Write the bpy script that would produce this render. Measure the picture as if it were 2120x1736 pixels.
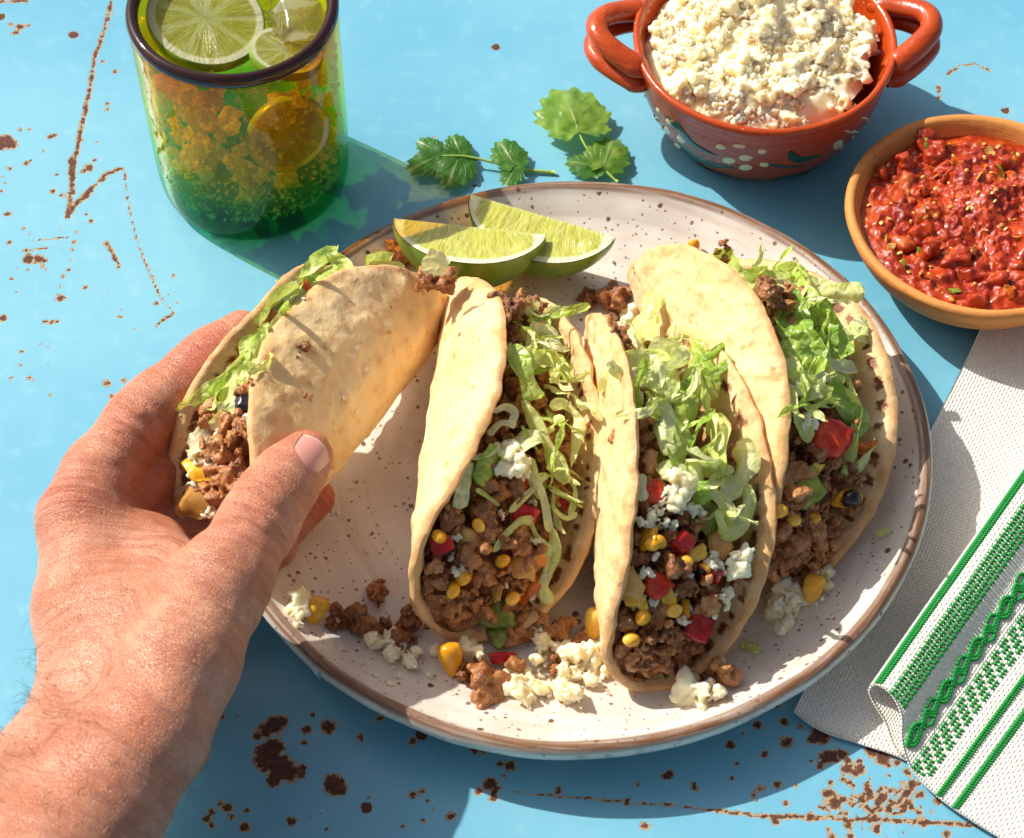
import bpy, math, random
import numpy as np
from mathutils import Vector, Matrix
for o in list(bpy.data.objects): bpy.data.objects.remove(o, do_unlink=True)
SC = bpy.context.scene; COL = SC.collection
R_ = math.radians
CM = 0.01
# ------------------------------------------------------------------ camera
PITCH, FOC, DIST = R_(54), 4417.0, 85.0          # focal length in pixels of a 2120 px wide picture, distance in cm
CAMP = np.array([0, -DIST*math.cos(PITCH), DIST*math.sin(PITCH)])
CF = np.array([0, math.cos(PITCH), -math.sin(PITCH)]); CR = np.array([1., 0, 0]); CU = np.array([0, math.sin(PITCH), math.cos(PITCH)])
cd = bpy.data.cameras.new('camera'); cam = bpy.data.objects.new('camera', cd); COL.objects.link(cam)
cam.location = CAMP*CM; cam.rotation_euler = (R_(90)-PITCH, 0, 0)
cd.sensor_width = 36.0; cd.lens = FOC/2120*36.0; cd.clip_start = 0.02; cd.clip_end = 100
cd.dof.use_dof = True; cd.dof.focus_distance = 0.83; cd.dof.aperture_fstop = 22
SC.camera = cam
# ------------------------------------------------------------------ light
SUN_EL = R_(43.5); SH = np.array([0.84, -0.54]); SH = SH/np.hypot(*SH)     # shadows fall towards SH on the table
w = bpy.data.worlds.new('World'); SC.world = w; w.use_nodes = True
nt = w.node_tree; bg = nt.nodes['Background']; sky = nt.nodes.new('ShaderNodeTexSky')
sky.sky_type = 'NISHITA'; sky.sun_disc = False; sky.sun_elevation = SUN_EL
sky.sun_rotation = math.atan2(-SH[0], -SH[1])
sky.air_density = 0.8; sky.dust_density = 3.5; sky.ozone_density = 0.6
hs = nt.nodes.new('ShaderNodeHueSaturation'); hs.inputs['Saturation'].default_value = 0.6     # the photograph's warm white balance
nt.links.new(sky.outputs[0], hs.inputs['Color']); nt.links.new(hs.outputs[0], bg.inputs[0]); bg.inputs[1].default_value = 0.10
ld = bpy.data.lights.new('sun', 'SUN'); ld.energy = 4.6; ld.angle = R_(0.6); ld.color = (1.0, 0.945, 0.845)
sun = bpy.data.objects.new('sun', ld); COL.objects.link(sun)
sd = Vector((SH[0]*math.cos(SUN_EL), SH[1]*math.cos(SUN_EL), -math.sin(SUN_EL)))
sun.rotation_euler = sd.to_track_quat('-Z', 'Y').to_euler(); sun.location = (-1, 1, 1.5)
SC.view_settings.view_transform = 'Standard'; SC.view_settings.look = 'None'
SC.view_settings.gamma = 1.0; SC.view_settings.use_curve_mapping = False; SC.view_settings.exposure = 0.30
SC.render.engine = 'CYCLES'
cy = SC.cycles; cy.use_denoising = True; cy.max_bounces = 16; cy.transparent_max_bounces = 48
cy.diffuse_bounces = 8; cy.glossy_bounces = 4; cy.transmission_bounces = 8; cy.volume_bounces = 4; cy.sample_clamp_indirect = 4
cy.caustics_reflective = False; cy.caustics_refractive = False
# ------------------------------------------------------------------ projection helpers (cm)
def unp(u, v, z=0.0):
    d = CF + CR*(u-1060)/FOC + CU*(868-v)/FOC
    return CAMP + d*(z-CAMP[2])/d[2]
def proj(P):
    d = np.asarray(P, float)-CAMP; z = d@CF
    return np.stack([1060+FOC*(d@CR)/z, 868-FOC*(d@CU)/z], -1)
def tocam(P):
    d = CAMP-np.asarray(P, float); return d/np.linalg.norm(d, axis=-1, keepdims=True)
# ------------------------------------------------------------------ numpy noise
_rng = np.random.default_rng(5)
_perm = np.concatenate([_rng.permutation(256)]*3).astype(np.int64)
_grad = _rng.normal(size=(256, 3)); _grad /= np.linalg.norm(_grad, axis=1, keepdims=True)
def pn(P, seed=0):
    P = np.asarray(P, float)+seed*17.31
    i = np.floor(P).astype(np.int64); f = P-i; i &= 255
    u = f*f*f*(f*(f*6-15)+10); out = 0
    for dx in (0, 1):
        for dy in (0, 1):
            for dz in (0, 1):
                h = _perm[_perm[_perm[(i[..., 0]+dx) & 255]+((i[..., 1]+dy) & 255)]+((i[..., 2]+dz) & 255)]
                g = _grad[h]
                dot = g[..., 0]*(f[..., 0]-dx)+g[..., 1]*(f[..., 1]-dy)+g[..., 2]*(f[..., 2]-dz)
                out = out+dot*(u[..., 0] if dx else 1-u[..., 0])*(u[..., 1] if dy else 1-u[..., 1])*(u[..., 2] if dz else 1-u[..., 2])
    return out*1.6
def fbm(P, oct=3, seed=0, gain=.5):
    s = 0; a = 1.0; P = np.asarray(P, float)
    for k in range(oct): s = s+a*pn(P*2**k, seed+k*3); a *= gain
    return s
# ------------------------------------------------------------------ mesh helpers (input in cm)
def mesh_np(name, V, F, mat=None, smooth=True, attrs=None, uv=None, mats=None, midx=None):
    me = bpy.data.meshes.new(name); V = np.asarray(V, np.float32)*CM
    Fs = [np.asarray(f, np.int32) for f in (F if isinstance(F, list) else [F]) if len(f)]
    loops = np.concatenate([f.ravel() for f in Fs]); tot = np.concatenate([np.full(len(f), f.shape[1], np.int32) for f in Fs])
    start = np.concatenate([[0], np.cumsum(tot)[:-1]]).astype(np.int32)
    me.vertices.add(len(V)); me.vertices.foreach_set('co', V.ravel())
    me.loops.add(len(loops)); me.loops.foreach_set('vertex_index', loops)
    me.polygons.add(len(tot)); me.polygons.foreach_set('loop_start', start)
    try: me.polygons.foreach_set('loop_total', tot)
    except Exception: pass
    if smooth: me.polygons.foreach_set('use_smooth', np.ones(len(tot), bool))
    for m in (mats or ([mat] if mat else [])): me.materials.append(m)
    if midx is not None: me.polygons.foreach_set('material_index', np.asarray(midx, np.int32))
    me.update(calc_edges=True)
    for k, a in (attrs or {}).items():
        at = me.attributes.new(k, 'FLOAT', 'POINT'); at.data.foreach_set('value', np.asarray(a, np.float32).ravel())
    if uv is not None:
        ul = me.uv_layers.new(name='UVMap'); ul.data.foreach_set('uv', np.asarray(uv, np.float32)[loops].ravel())
    return me
def link(name, data, parent=None, loc=None, rot=None, scale=None):
    o = bpy.data.objects.new(name, data); COL.objects.link(o)
    if parent is not None: o.parent = parent
    if loc is not None: o.location = Vector([float(x)*CM for x in loc])
    if rot is not None:
        if isinstance(rot, Matrix): o.rotation_mode = 'QUATERNION'; o.rotation_quaternion = rot.to_quaternion()
        else: o.rotation_euler = rot
    if scale is not None: o.scale = (scale,)*3 if np.isscalar(scale) else scale
    return o
def tag(o, label=None, cat=None, group=None, kind=None):
    if label: o['label'] = label
    if cat: o['category'] = cat
    if group: o['group'] = group
    if kind: o['kind'] = kind
    return o
def empty(name, loc=(0, 0, 0)): return link(name, None, None, loc)
def grid_faces(nu, nv, closeu=False, closev=False, off=0):
    iu = np.arange(nu if closeu else nu-1); iv = np.arange(nv if closev else nv-1)
    a, b = np.meshgrid(iu, iv, indexing='ij'); a2 = (a+1) % nu; b2 = (b+1) % nv
    return np.stack([a*nv+b, a2*nv+b, a2*nv+b2, a*nv+b2], -1).reshape(-1, 4)+off
def lathe(prof, n=96):
    p = np.asarray(prof, float); t = np.linspace(0, 2*np.pi, n, endpoint=False)
    V = np.stack([np.outer(np.cos(t), p[:, 0]), np.outer(np.sin(t), p[:, 0]), np.tile(p[:, 1], (n, 1))], -1)
    return V.reshape(-1, 3), grid_faces(n, len(p), closeu=True)
def crv(pts, n, closed=False):
    """Catmull-Rom through the points, n samples"""
    P = np.asarray(pts, float); m = len(P)
    d = np.concatenate([[0], np.cumsum(np.sqrt(np.linalg.norm(np.diff(P[:, :3] if P.shape[1] > 3 else P, axis=0), axis=1))+1e-9)])
    t = np.linspace(0, d[-1], n); k = np.clip(np.searchsorted(d, t, 'right')-1, 0, m-2)
    f = ((t-d[k])/(d[k+1]-d[k]))[:, None]
    def tang(i):
        a = np.clip(i-1, 0, m-1); b = np.clip(i+1, 0, m-1)
        return (P[b]-P[a])/np.maximum(d[b]-d[a], 1e-9)[:, None]
    h = (d[k+1]-d[k])[:, None]; p0, p1 = P[k], P[k+1]; m0, m1 = tang(k)*h, tang(k+1)*h
    return (2*f**3-3*f**2+1)*p0+(f**3-2*f**2+f)*m0+(-2*f**3+3*f**2)*p1+(f**3-f**2)*m1
def tube(path, rad, n=10, flat=1.0, upv=(0, 0, 1)):
    P = np.asarray(path, float); m = len(P); rad = np.broadcast_to(np.asarray(rad, float), (m,))
    T = np.gradient(P, axis=0); T /= np.linalg.norm(T, axis=1, keepdims=True)+1e-12
    U = np.asarray(upv, float)-T*(T@np.asarray(upv, float))[:, None]; U /= np.linalg.norm(U, axis=1, keepdims=True)+1e-9
    W = np.cross(T, U); a = np.linspace(0, 2*np.pi, n, endpoint=False)
    V = P[:, None]+rad[:, None, None]*(np.cos(a)[None, :, None]*W[:, None]+flat*np.sin(a)[None, :, None]*U[:, None])
    V = V.reshape(-1, 3); F = grid_faces(m, n, closev=True)
    V = np.concatenate([V, P[:1], P[-1:]]); c0, c1 = m*n, m*n+1
    j = np.arange(n); j2 = (j+1) % n
    caps = np.concatenate([np.stack([np.full(n, c0), j2, j], -1), np.stack([np.full(n, c1), (m-1)*n+j, (m-1)*n+j2], -1)])
    return V, [F, caps]
def join_np(parts):
    Vs, Fq, Ft, o = [], [], [], 0
    for V, F in parts:
        for f in (F if isinstance(F, list) else [F]):
            (Fq if f.shape[1] == 4 else Ft).append(f+o)
        Vs.append(V); o += len(V)
    out = []
    if Fq: out.append(np.concatenate(Fq))
    if Ft: out.append(np.concatenate(Ft))
    return np.concatenate(Vs), out
def vnorm(V, F):
    N = np.zeros_like(V)
    for f in (F if isinstance(F, list) else [F]):
        a = V[f[:, 2]]-V[f[:, 0]]; b = V[f[:, -1]]-V[f[:, 1]]; n = np.cross(a, b)
        for k in range(f.shape[1]): np.add.at(N, f[:, k], n)
    return N/(np.linalg.norm(N, axis=1, keepdims=True)+1e-12)
def surface_nets(D, org, h):
    """isosurface of the grid D at 0 (inside negative) -> verts, quads"""
    D = D.astype(np.float32); nx, ny, nz = D.shape; ins = D < 0
    cs = [(0, 0, 0), (1, 0, 0), (0, 1, 0), (1, 1, 0), (0, 0, 1), (1, 0, 1), (0, 1, 1), (1, 1, 1)]
    sl = lambda A, c: A[c[0]:nx-1+c[0], c[1]:ny-1+c[1], c[2]:nz-1+c[2]]
    cnt = sum(sl(ins, c).astype(np.int8) for c in cs); act = (cnt > 0) & (cnt < 8)
    idx = -np.ones(act.shape, np.int64); ijk = np.argwhere(act); idx[act] = np.arange(len(ijk))
    vals = np.stack([D[ijk[:, 0]+c[0], ijk[:, 1]+c[1], ijk[:, 2]+c[2]] for c in cs], 1)
    acc = np.zeros((len(ijk), 3)); n = np.zeros(len(ijk))
    for a in range(8):
        for b in range(a+1, 8):
            if sum(abs(cs[a][k]-cs[b][k]) for k in range(3)) != 1: continue
            va, vb = vals[:, a], vals[:, b]; m = (va < 0) != (vb < 0)
            t = np.where(m, va/np.where(m, va-vb, 1), 0)
            acc += np.where(m[:, None], np.array(cs[a])+t[:, None]*(np.array(cs[b])-np.array(cs[a])), 0); n += m
    V = (ijk+acc/np.maximum(n, 1)[:, None])*h+np.asarray(org)
    Q = []
    for ax in range(3):
        o = [k for k in range(3) if k != ax]
        A = ins; s0 = [slice(None)]*3; s1 = [slice(None)]*3; s0[ax] = slice(0, -1); s1[ax] = slice(1, None)
        a, b = A[tuple(s0)], A[tuple(s1)]; e = np.argwhere(a != b); sa = a[a != b]
        ok = (e[:, o[0]] > 0) & (e[:, o[1]] > 0) & (e[:, o[0]] < D.shape[o[0]]-1) & (e[:, o[1]] < D.shape[o[1]]-1)
        e, sa = e[ok], sa[ok]
        def g(d0, d1):
            q = e.copy(); q[:, o[0]] += d0; q[:, o[1]] += d1; return idx[q[:, 0], q[:, 1], q[:, 2]]
        q = np.stack([g(-1, -1), g(0, -1), g(0, 0), g(-1, 0)], 1)
        fl = sa if ax != 1 else ~sa
        q[~fl] = q[~fl][:, ::-1]; Q.append(q)
    return V, np.concatenate(Q)
def smin(a, b, k):
    h = np.clip(.5+.5*(b-a)/k, 0, 1); return b*(1-h)+a*h-k*h*(1-h)
def smax(a, b, k): return -smin(-a, -b, k)
def sd_cap(P, a, b, ra, rb):
    a = np.asarray(a, float); b = np.asarray(b, float); d = b-a
    t = np.clip(((P-a)@d)/(d@d+1e-12), 0, 1)
    return np.linalg.norm(P-a-t[..., None]*d, axis=-1)-(ra+(rb-ra)*t)
def sd_grid(lo, hi, h):
    ax = [np.arange(l, u+h, h) for l, u in zip(lo, hi)]
    return np.stack(np.meshgrid(*ax, indexing='ij'), -1)
def rand_rot(rng):
    q = rng.normal(size=4); q /= np.linalg.norm(q); from mathutils import Quaternion
    return Quaternion(q).to_matrix()
def basis(x, z):
    """Matrix with columns x', y', z' : z' along z, x' as near x as it can"""
    z = np.asarray(z, float); z = z/np.linalg.norm(z); x = np.asarray(x, float); x = x-z*(x@z); x = x/(np.linalg.norm(x)+1e-9)
    y = np.cross(z, x); return Matrix([[x[i], y[i], z[i]] for i in range(3)])
# ------------------------------------------------------------------ shader helpers
def srgb(h):
    h = h.lstrip('#'); v = [int(h[i:i+2], 16)/255 for i in (0, 2, 4)]
    return tuple(x/12.92 if x <= .04045 else ((x+.055)/1.055)**2.4 for x in v)
class Mat:
    def __init__(s, name):
        s.m = bpy.data.materials.new(name); s.m.use_nodes = True; s.t = s.m.node_tree; s.t.nodes.clear()
        s.out = s.n('OutputMaterial'); s._oc = None
    def n(s, typ, inp=None, **pr):
        nd = s.t.nodes.new('ShaderNode'+typ)
        for k, v in pr.items(): setattr(nd, k, v)
        for k, v in (inp or {}).items():
            if v is None: continue
            sk = nd.inputs[k]
            if isinstance(v, bpy.types.NodeSocket): s.t.links.new(v, sk)
            else:
                if isinstance(v, (tuple, list)) and len(v) == 3 and sk.type == 'RGBA': v = (*v, 1)
                sk.default_value = v
        return nd
    @property
    def oc(s):                                   # object coordinates in cm
        if s._oc is None:
            tc = s.n('TexCoord'); s._oc = s.n('VectorMath', {0: tc.outputs['Object'], 1: (100, 100, 100)}, operation='MULTIPLY').outputs[0]
        return s._oc
    def uvc(s): return s.n('TexCoord').outputs['UV']
    def sc(s, v, xyz): return s.n('VectorMath', {0: v, 1: xyz}, operation='MULTIPLY').outputs[0]
    def add(s, v, w): return s.n('VectorMath', {0: v, 1: w}, operation='ADD').outputs[0]
    def noise(s, vec, scale=1, detail=3, rough=.5, dist=0, col=False):
        nd = s.n('TexNoise', {'Vector': vec, 'Scale': scale, 'Detail': detail, 'Roughness': rough, 'Distortion': dist})
        return nd.outputs['Color' if col else 'Fac']
    def vor(s, vec, scale=1, feature='F1', out='Distance', rnd=1.0):
        return s.n('TexVoronoi', {'Vector': vec, 'Scale': scale, 'Randomness': rnd}, feature=feature).outputs[out]
    def ramp(s, f, st, interp='LINEAR'):
        nd = s.n('ValToRGB', {0: f}); cr = nd.color_ramp; cr.interpolation = interp
        while len(cr.elements) < len(st): cr.elements.new(.5)
        for e, (p, c) in zip(cr.elements, st):
            e.position = p; e.color = (*c, 1) if isinstance(c, (tuple, list)) else (c, c, c, 1)
        return nd.outputs[0]
    def ms(s, f, a, b, c=0., d=1.):              # smooth map range
        return s.n('MapRange', {0: f, 1: a, 2: b, 3: c, 4: d}, interpolation_type='SMOOTHSTEP').outputs[0]
    def mr(s, f, a, b, c=0., d=1.): return s.n('MapRange', {0: f, 1: a, 2: b, 3: c, 4: d}).outputs[0]
    def mix(s, f, a, b, mode='MIX'):
        nd = s.n('Mix', None, data_type='RGBA', blend_type=mode)
        for k, v in ((0, f), (6, a), (7, b)):
            sk = nd.inputs[k]
            if isinstance(v, bpy.types.NodeSocket): s.t.links.new(v, sk)
            else: sk.default_value = (*v, 1) if isinstance(v, (tuple, list)) else v
        return nd.outputs[2]
    def ma(s, op, a, b=0., c=None):
        i = {0: a, 1: b}
        if c is not None: i[2] = c
        return s.n('Math', i, operation=op).outputs[0]
    def attr(s, name): return s.n('Attribute', None, attribute_name=name).outputs['Fac']
    def rnd(s): return s.n('ObjectInfo').outputs['Random']
    def bump(s, h, dist=.02, st=1.0, nrm=None):  # dist in cm
        return s.n('Bump', {'Height': h, 'Distance': dist*CM, 'Strength': st, 'Normal': nrm}).outputs[0]
    def pbr(s, col, rough=.5, nrm=None, sss=0, ssr=(1, .4, .2), sss_cm=.3, spec=.5, **kw):
        i = {'Base Color': col, 'Roughness': rough, 'Normal': nrm, 'Specular IOR Level': spec}
        if sss: i['Subsurface Weight'] = sss; i['Subsurface Radius'] = ssr; i['Subsurface Scale'] = sss_cm*CM
        i.update(kw); return s.n('BsdfPrincipled', i).outputs[0]
    def fres(s, ior, nrm=None, mul=1.0, add=0.0):   # the same thin-film reflection from both sides of a wall
        bf = s.n('NewGeometry').outputs['Backfacing']; f = s.n('Fresnel', {'IOR': s.mr(bf, 0, 1, ior, 1/ior), 'Normal': nrm}).outputs[0]
        return s.ma('ADD', s.ma('MULTIPLY', f, mul), add)
    def end(s, sh): s.t.links.new(sh, s.out.inputs[0]); return s.m
# ================================================================== table
def table_material():
    m = Mat('blue_painted_metal'); oc = m.oc
    n1 = m.noise(oc, .05, 4, .55); n2 = m.noise(oc, 1.1, 4, .6)
    base = m.mix(m.ms(n1, .35, .68), srgb('#63a6c1'), srgb('#79b5ca'))
    base = m.mix(m.ma('MULTIPLY', m.ms(n2, .5, .8), .25), base, srgb('#9ccad6'))
    # long fine scuffs
    sc1 = m.noise(m.sc(oc, (.25, 9, 1)), 1.0, 3, .6); sc2 = m.noise(m.sc(m.add(oc, (3.1, 2.2, 0)), (7, .5, 1)), 1.0, 3, .65)
    scuff = m.ma('MULTIPLY', m.ms(m.ma('MAXIMUM', sc1, sc2), .66, .8), .3)
    base = m.mix(scuff, base, srgb('#a9d2df'))
    wear = m.attr('wear')
    nz = m.noise(oc, 3.6, 6, .72, .6); nf = m.noise(oc, 12, 4, .7)
    f = m.ma('ADD', wear, m.ma('ADD', m.mr(nz, 0, 1, -.42, .42), m.mr(nf, 0, 1, -.22, .22)))
    # scattered specks over the whole top
    sp = m.n('TexVoronoi', {'Vector': m.add(oc, m.sc(m.noise(oc, 2.5, 2, .5, 0, True), (.25, .25, 0))), 'Scale': .62}, feature='F1')
    size = m.n('TexWhiteNoise', {'Vector': sp.outputs['Position']}, noise_dimensions='3D').outputs['Value']
    rr = m.ma('MULTIPLY', m.ms(size, .78, 1.0), .17); speck = m.ms(m.ma('SUBTRACT', rr, sp.outputs['Distance']), -.06, .08)
    f = m.ma('MAXIMUM', f, m.ma('ADD', speck, m.mr(nf, 0, 1, -.3, .3)))
    tan = m.ms(f, .43, .48); rust = m.ms(f, .52, .58)
    rcol = m.ramp(m.noise(oc, 5, 4, .7), [(.3, srgb('#3a2219')), (.55, srgb('#5b3526')), (.75, srgb('#84543a'))])
    tcol = m.mix(m.noise(oc, 6, 2), srgb('#c9ae83'), srgb('#a98259'))
    col = m.mix(tan, base, tcol); col = m.mix(rust, col, rcol)
    rough = m.mix(tan, m.mix(n2, (.26,)*3, (.36,)*3), (.85,)*3)
    h = m.ma('ADD', m.ma('MULTIPLY', m.ms(f, .42, .5), -1.0), m.ma('MULTIPLY', rust, m.noise(oc, 9, 3, .7)))
    h = m.ma('ADD', h, m.ma('MULTIPLY', m.noise(oc, .7, 2, .5), .35))
    return m.end(m.pbr(col, rough, m.bump(h, .03, .6), spec=.5))
# chips and scratches: (u, v, radius px) points on the picture's table plane, then polylines
chips = []
for x, y, r in [(65,140,20),(85,115,22),(45,105,16),(120,110,14),(10,5,14),(70,4,12),(110,3,9),(205,130,8),(475,100,9),(430,170,9),(518,175,9),
    (438,260,15),(487,305,17),(455,440,15),(455,465,15),(85,550,15),(125,550,13),(215,580,20),(235,573,14),(20,600,38),(50,615,28),(5,625,26),(110,695,18),(130,680,12),
    (40,715,16),(10,750,11),(25,778,10),(3,812,15),(185,642,11),(240,742,14),(155,720,6),(63,755,6),(125,840,8),(375,715,24),(400,680,15),(355,725,16),(225,812,18),(262,830,15),
    (35,910,18),(20,912,12),(365,910,14),(385,940,16),(100,968,13),(125,995,10),(262,968,10),(335,940,8),(325,985,13),(40,1030,14),(312,1028,15),(308,1058,14),(268,1055,8),
    (120,1098,28),(165,1098,26),(195,1105,14),(180,1128,14),(195,1142,12),(75,1142,10),(118,1143,11),(145,1115,12),(50,1183,13),(68,1215,10),(70,1238,9),(300,1105,9),(290,1145,14),
    (268,1172,15),(335,1185,7),(360,1220,16),(257,1265,24),(255,1215,10),(10,1350,22),(190,1365,15),(220,1366,17),(245,1365,13),(42,1400,5),(515,1315,9),(512,1345,13),(662,1288,14),(750,1284,10),(714,1250,8),
    (733,1170,13),(570,1395,10),(612,1412,7),(575,590,8),(175,1457,11),(93,1492,13),(205,1475,9),(202,1492,8),(162,1507,7),(168,1545,7),(205,1540,6),(85,1548,12),(50,1603,13),(125,1603,15),(148,1608,10),
    (455,1625,20),(530,1615,17),(475,1680,16),(215,1675,12),(295,1668,8),(815,1047,9),(500,1345,9),(485,55,10),(530,1610,10),(410,604,11),(360,1275,6),(465,1230,6)]:
    chips.append((x*.4885, y*.4885, r*.4885*1.05))
for x, y, r in [(205,200,26),(175,215,22),(225,190,18),(150,235,16),(195,270,30),(180,300,32),(215,320,34),(240,335,28),(275,345,16),(200,360,22),(160,275,18),(280,325,14),(292,216,15),(310,172,10),(355,205,22),(285,253,12),
    (448,237,13),(375,375,28),(365,360,20),(390,385,20),(505,180,12),(598,247,14),(775,270,16),(850,312,12),(880,318,17),(845,280,10),(800,280,12),(962,292,11),(820,372,22),(835,385,16),(788,393,13),(830,410,14),(708,462,15),(598,400,13),
    (625,390,12),(655,440,9),(628,475,11),(570,492,9),(1265,490,15),(1332,343,15),(1320,350,11),(1410,382,12),(1408,372,10),(1510,258,15),(1665,192,15),(1672,250,19),(1610,285,13),(1530,312,9),(1515,355,9),(1598,383,14),(1648,373,14),
    (1578,404,11),(1672,427,11),(1340,255,14),(1365,248,12),(1548,225,9),(1550,185,9),(1605,155,16),(1640,140,15),(1590,200,16),(1710,205,12),(1805,290,22),(1780,295,18),(1830,285,18),(1850,325,18),(1770,230,26),(1750,240,18),(1885,328,17),(1740,465,15),
    (1810,425,20),(1790,400,17),(1640,478,13),(1950,295,22),(1920,280,20),(1990,310,14),(500,185,10),(470,410,8),(520,400,6),(640,420,8),(20,450,13),(65,440,16),(45,425,10),(115,495,16),(120,447,11),(250,480,16),(20,490,12),(5,470,13),(75,465,12),
    (50,178,10),(95,175,8),(1200,300,5),(1245,370,8),(1018,388,12),(1215,422,12),(1770,320,13),(1835,355,12),(2035,370,14),(2060,400,14),(2110,420,14),(1400,445,4),(860,345,8),(300,465,6),(350,500,7),(330,455,5),(420,490,6),(10,260,10)]:
    chips.append((424+.72*x, 1356.8+.72*y, r*.72))
_rc = random.Random(3)
for k in range(150):                                # the worn patch beside the napkin's corner
    x = 1930+_rc.gauss(0, 95); y = 425+_rc.gauss(0, 55)
    chips.append((424+.72*x, 1356.8+.72*y, _rc.choice([5, 6, 7, 9, 12])*.8))
lines = [([(232,0),(212,75),(196,120),(185,190),(172,250),(155,330),(147,400),(140,450)], 7), ([(140,450),(160,418),(190,390),(225,357),(256,350)], 7), ([(258,352),(264,410),(284,500),(306,555),(332,615),(362,650)], 4.5),
    ([(362,650),(340,662),(320,678)], 5), ([(222,505),(235,528),(250,558)], 7), ([(58,500),(95,497),(145,492)], 4), ([(46,520),(100,514)], 5), ([(0,5),(60,2)], 6), ([(148,330),(150,405)], 9), ([(170,415),(195,388)], 8),
    ([(1945,205),(1943,178)], 6), ([(1953,160),(1985,138),(2018,132),(2055,150)], 5), ([(2050,165),(2058,205)], 3.4), ([(1295,235),(1318,270)], 2), ([(1060,1640),(1140,1648),(1240,1655)], 4), ([(1240,1656),(1330,1664),(1400,1668),(1500,1682)], 4.5), ([(1500,1682),(1580,1690),(1760,1696),(1950,1704),(2120,1716)], 6),
    ([(340,1640),(338,1670),(342,1685)], 13), ([(350,1592),(352,1640)], 5)]
for pl, r in lines:
    for (a, b), (c, d) in zip(pl[:-1], pl[1:]):
        L = math.hypot(c-a, d-b); n = max(2, int(L/3.5))
        for k in range(n):
            t = k/n; chips.append((a+(c-a)*t+_rc.gauss(0, .8), b+(d-b)*t+_rc.gauss(0, .8), r*_rc.uniform(.7, 1.25)))
ax = np.concatenate([[-80, -60, -45, -36], np.arange(-30, 30.01, .12), [36, 45, 60, 80]])
ay = np.concatenate([[-60, -45, -35, -28], np.arange(-23, 34.01, .12), [40, 55, 75]])
X, Y = np.meshgrid(ax, ay, indexing='ij'); wear = np.zeros(X.shape)
for u, v, r in chips:
    p = unp(u, v); rc = max(r/50.0, .05); s = rc*2.2
    i0, i1 = np.searchsorted(ax, [p[0]-s, p[0]+s]); j0, j1 = np.searchsorted(ay, [p[1]-s*1.1, p[1]+s*1.1])
    d = np.hypot(X[i0:i1, j0:j1]-p[0], (Y[i0:i1, j0:j1]-p[1]))/rc
    wear[i0:i1, j0:j1] = np.maximum(wear[i0:i1, j0:j1], np.clip(1.0-.5*d, 0, 1)*min(1.0, .63+rc*.9))
V = np.stack([X, Y, np.zeros(X.shape)], -1).reshape(-1, 3); F = grid_faces(len(ax), len(ay))
nb = len(V); ring = [(-80, -60), (80, -60), (80, 75), (-80, 75)]
cor = [0, (len(ax)-1)*len(ay), len(ax)*len(ay)-1, len(ay)-1]
V = np.concatenate([V, np.array([(x, y, -2.0) for x, y in ring])])
sides = np.array([[cor[(k+1) % 4], cor[k], nb+k, nb+(k+1) % 4] for k in range(4)]); bot = np.array([[nb+3, nb+2, nb+1, nb]])
tb = link('table', mesh_np('table', V, [F, sides, bot], table_material(), attrs={'wear': np.concatenate([wear.ravel(), np.zeros(4)])}))
tag(tb, 'sky blue painted metal table top with rusty chips and scratches', 'table')
# ================================================================== plate
PC = np.array([2.4, -2.7, 0.]); PR = 13.3; PPH = R_(23.5); PE = .018
inner = [(0, .78), (3, .80), (6, .80), (8.6, .82), (9.8, .90), (10.8, 1.12), (11.6, 1.45), (12.3, 1.88), (12.75, 2.2), (13.0, 2.42)]
lip = [(13.12, 2.50), (13.28, 2.50), (13.42, 2.40), (13.5, 2.2), (13.46, 1.95), (13.3, 1.7), (12.9, 1.35), (12.2, .95), (11.2, .6), (10, .38), (9, .25), (8.8, .03), (8.3, .03), (8.1, .25), (4, .3), (0, .3)]
_ip = np.array(inner)
def plate_scale(phi): return 1+PE*np.cos(2*(phi-PPH))
def plate_z(x, y):
    dx, dy = x-PC[0], y-PC[1]; r = np.hypot(dx, dy)/plate_scale(np.arctan2(dy, dx)); return np.interp(r, _ip[:, 0], _ip[:, 1])
def on_plate(u, v, up=0.0):
    z = 1.0
    for _ in range(6):
        p = unp(u, v, z); z = float(plate_z(p[0], p[1]))+up
    return unp(u, v, z)
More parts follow.
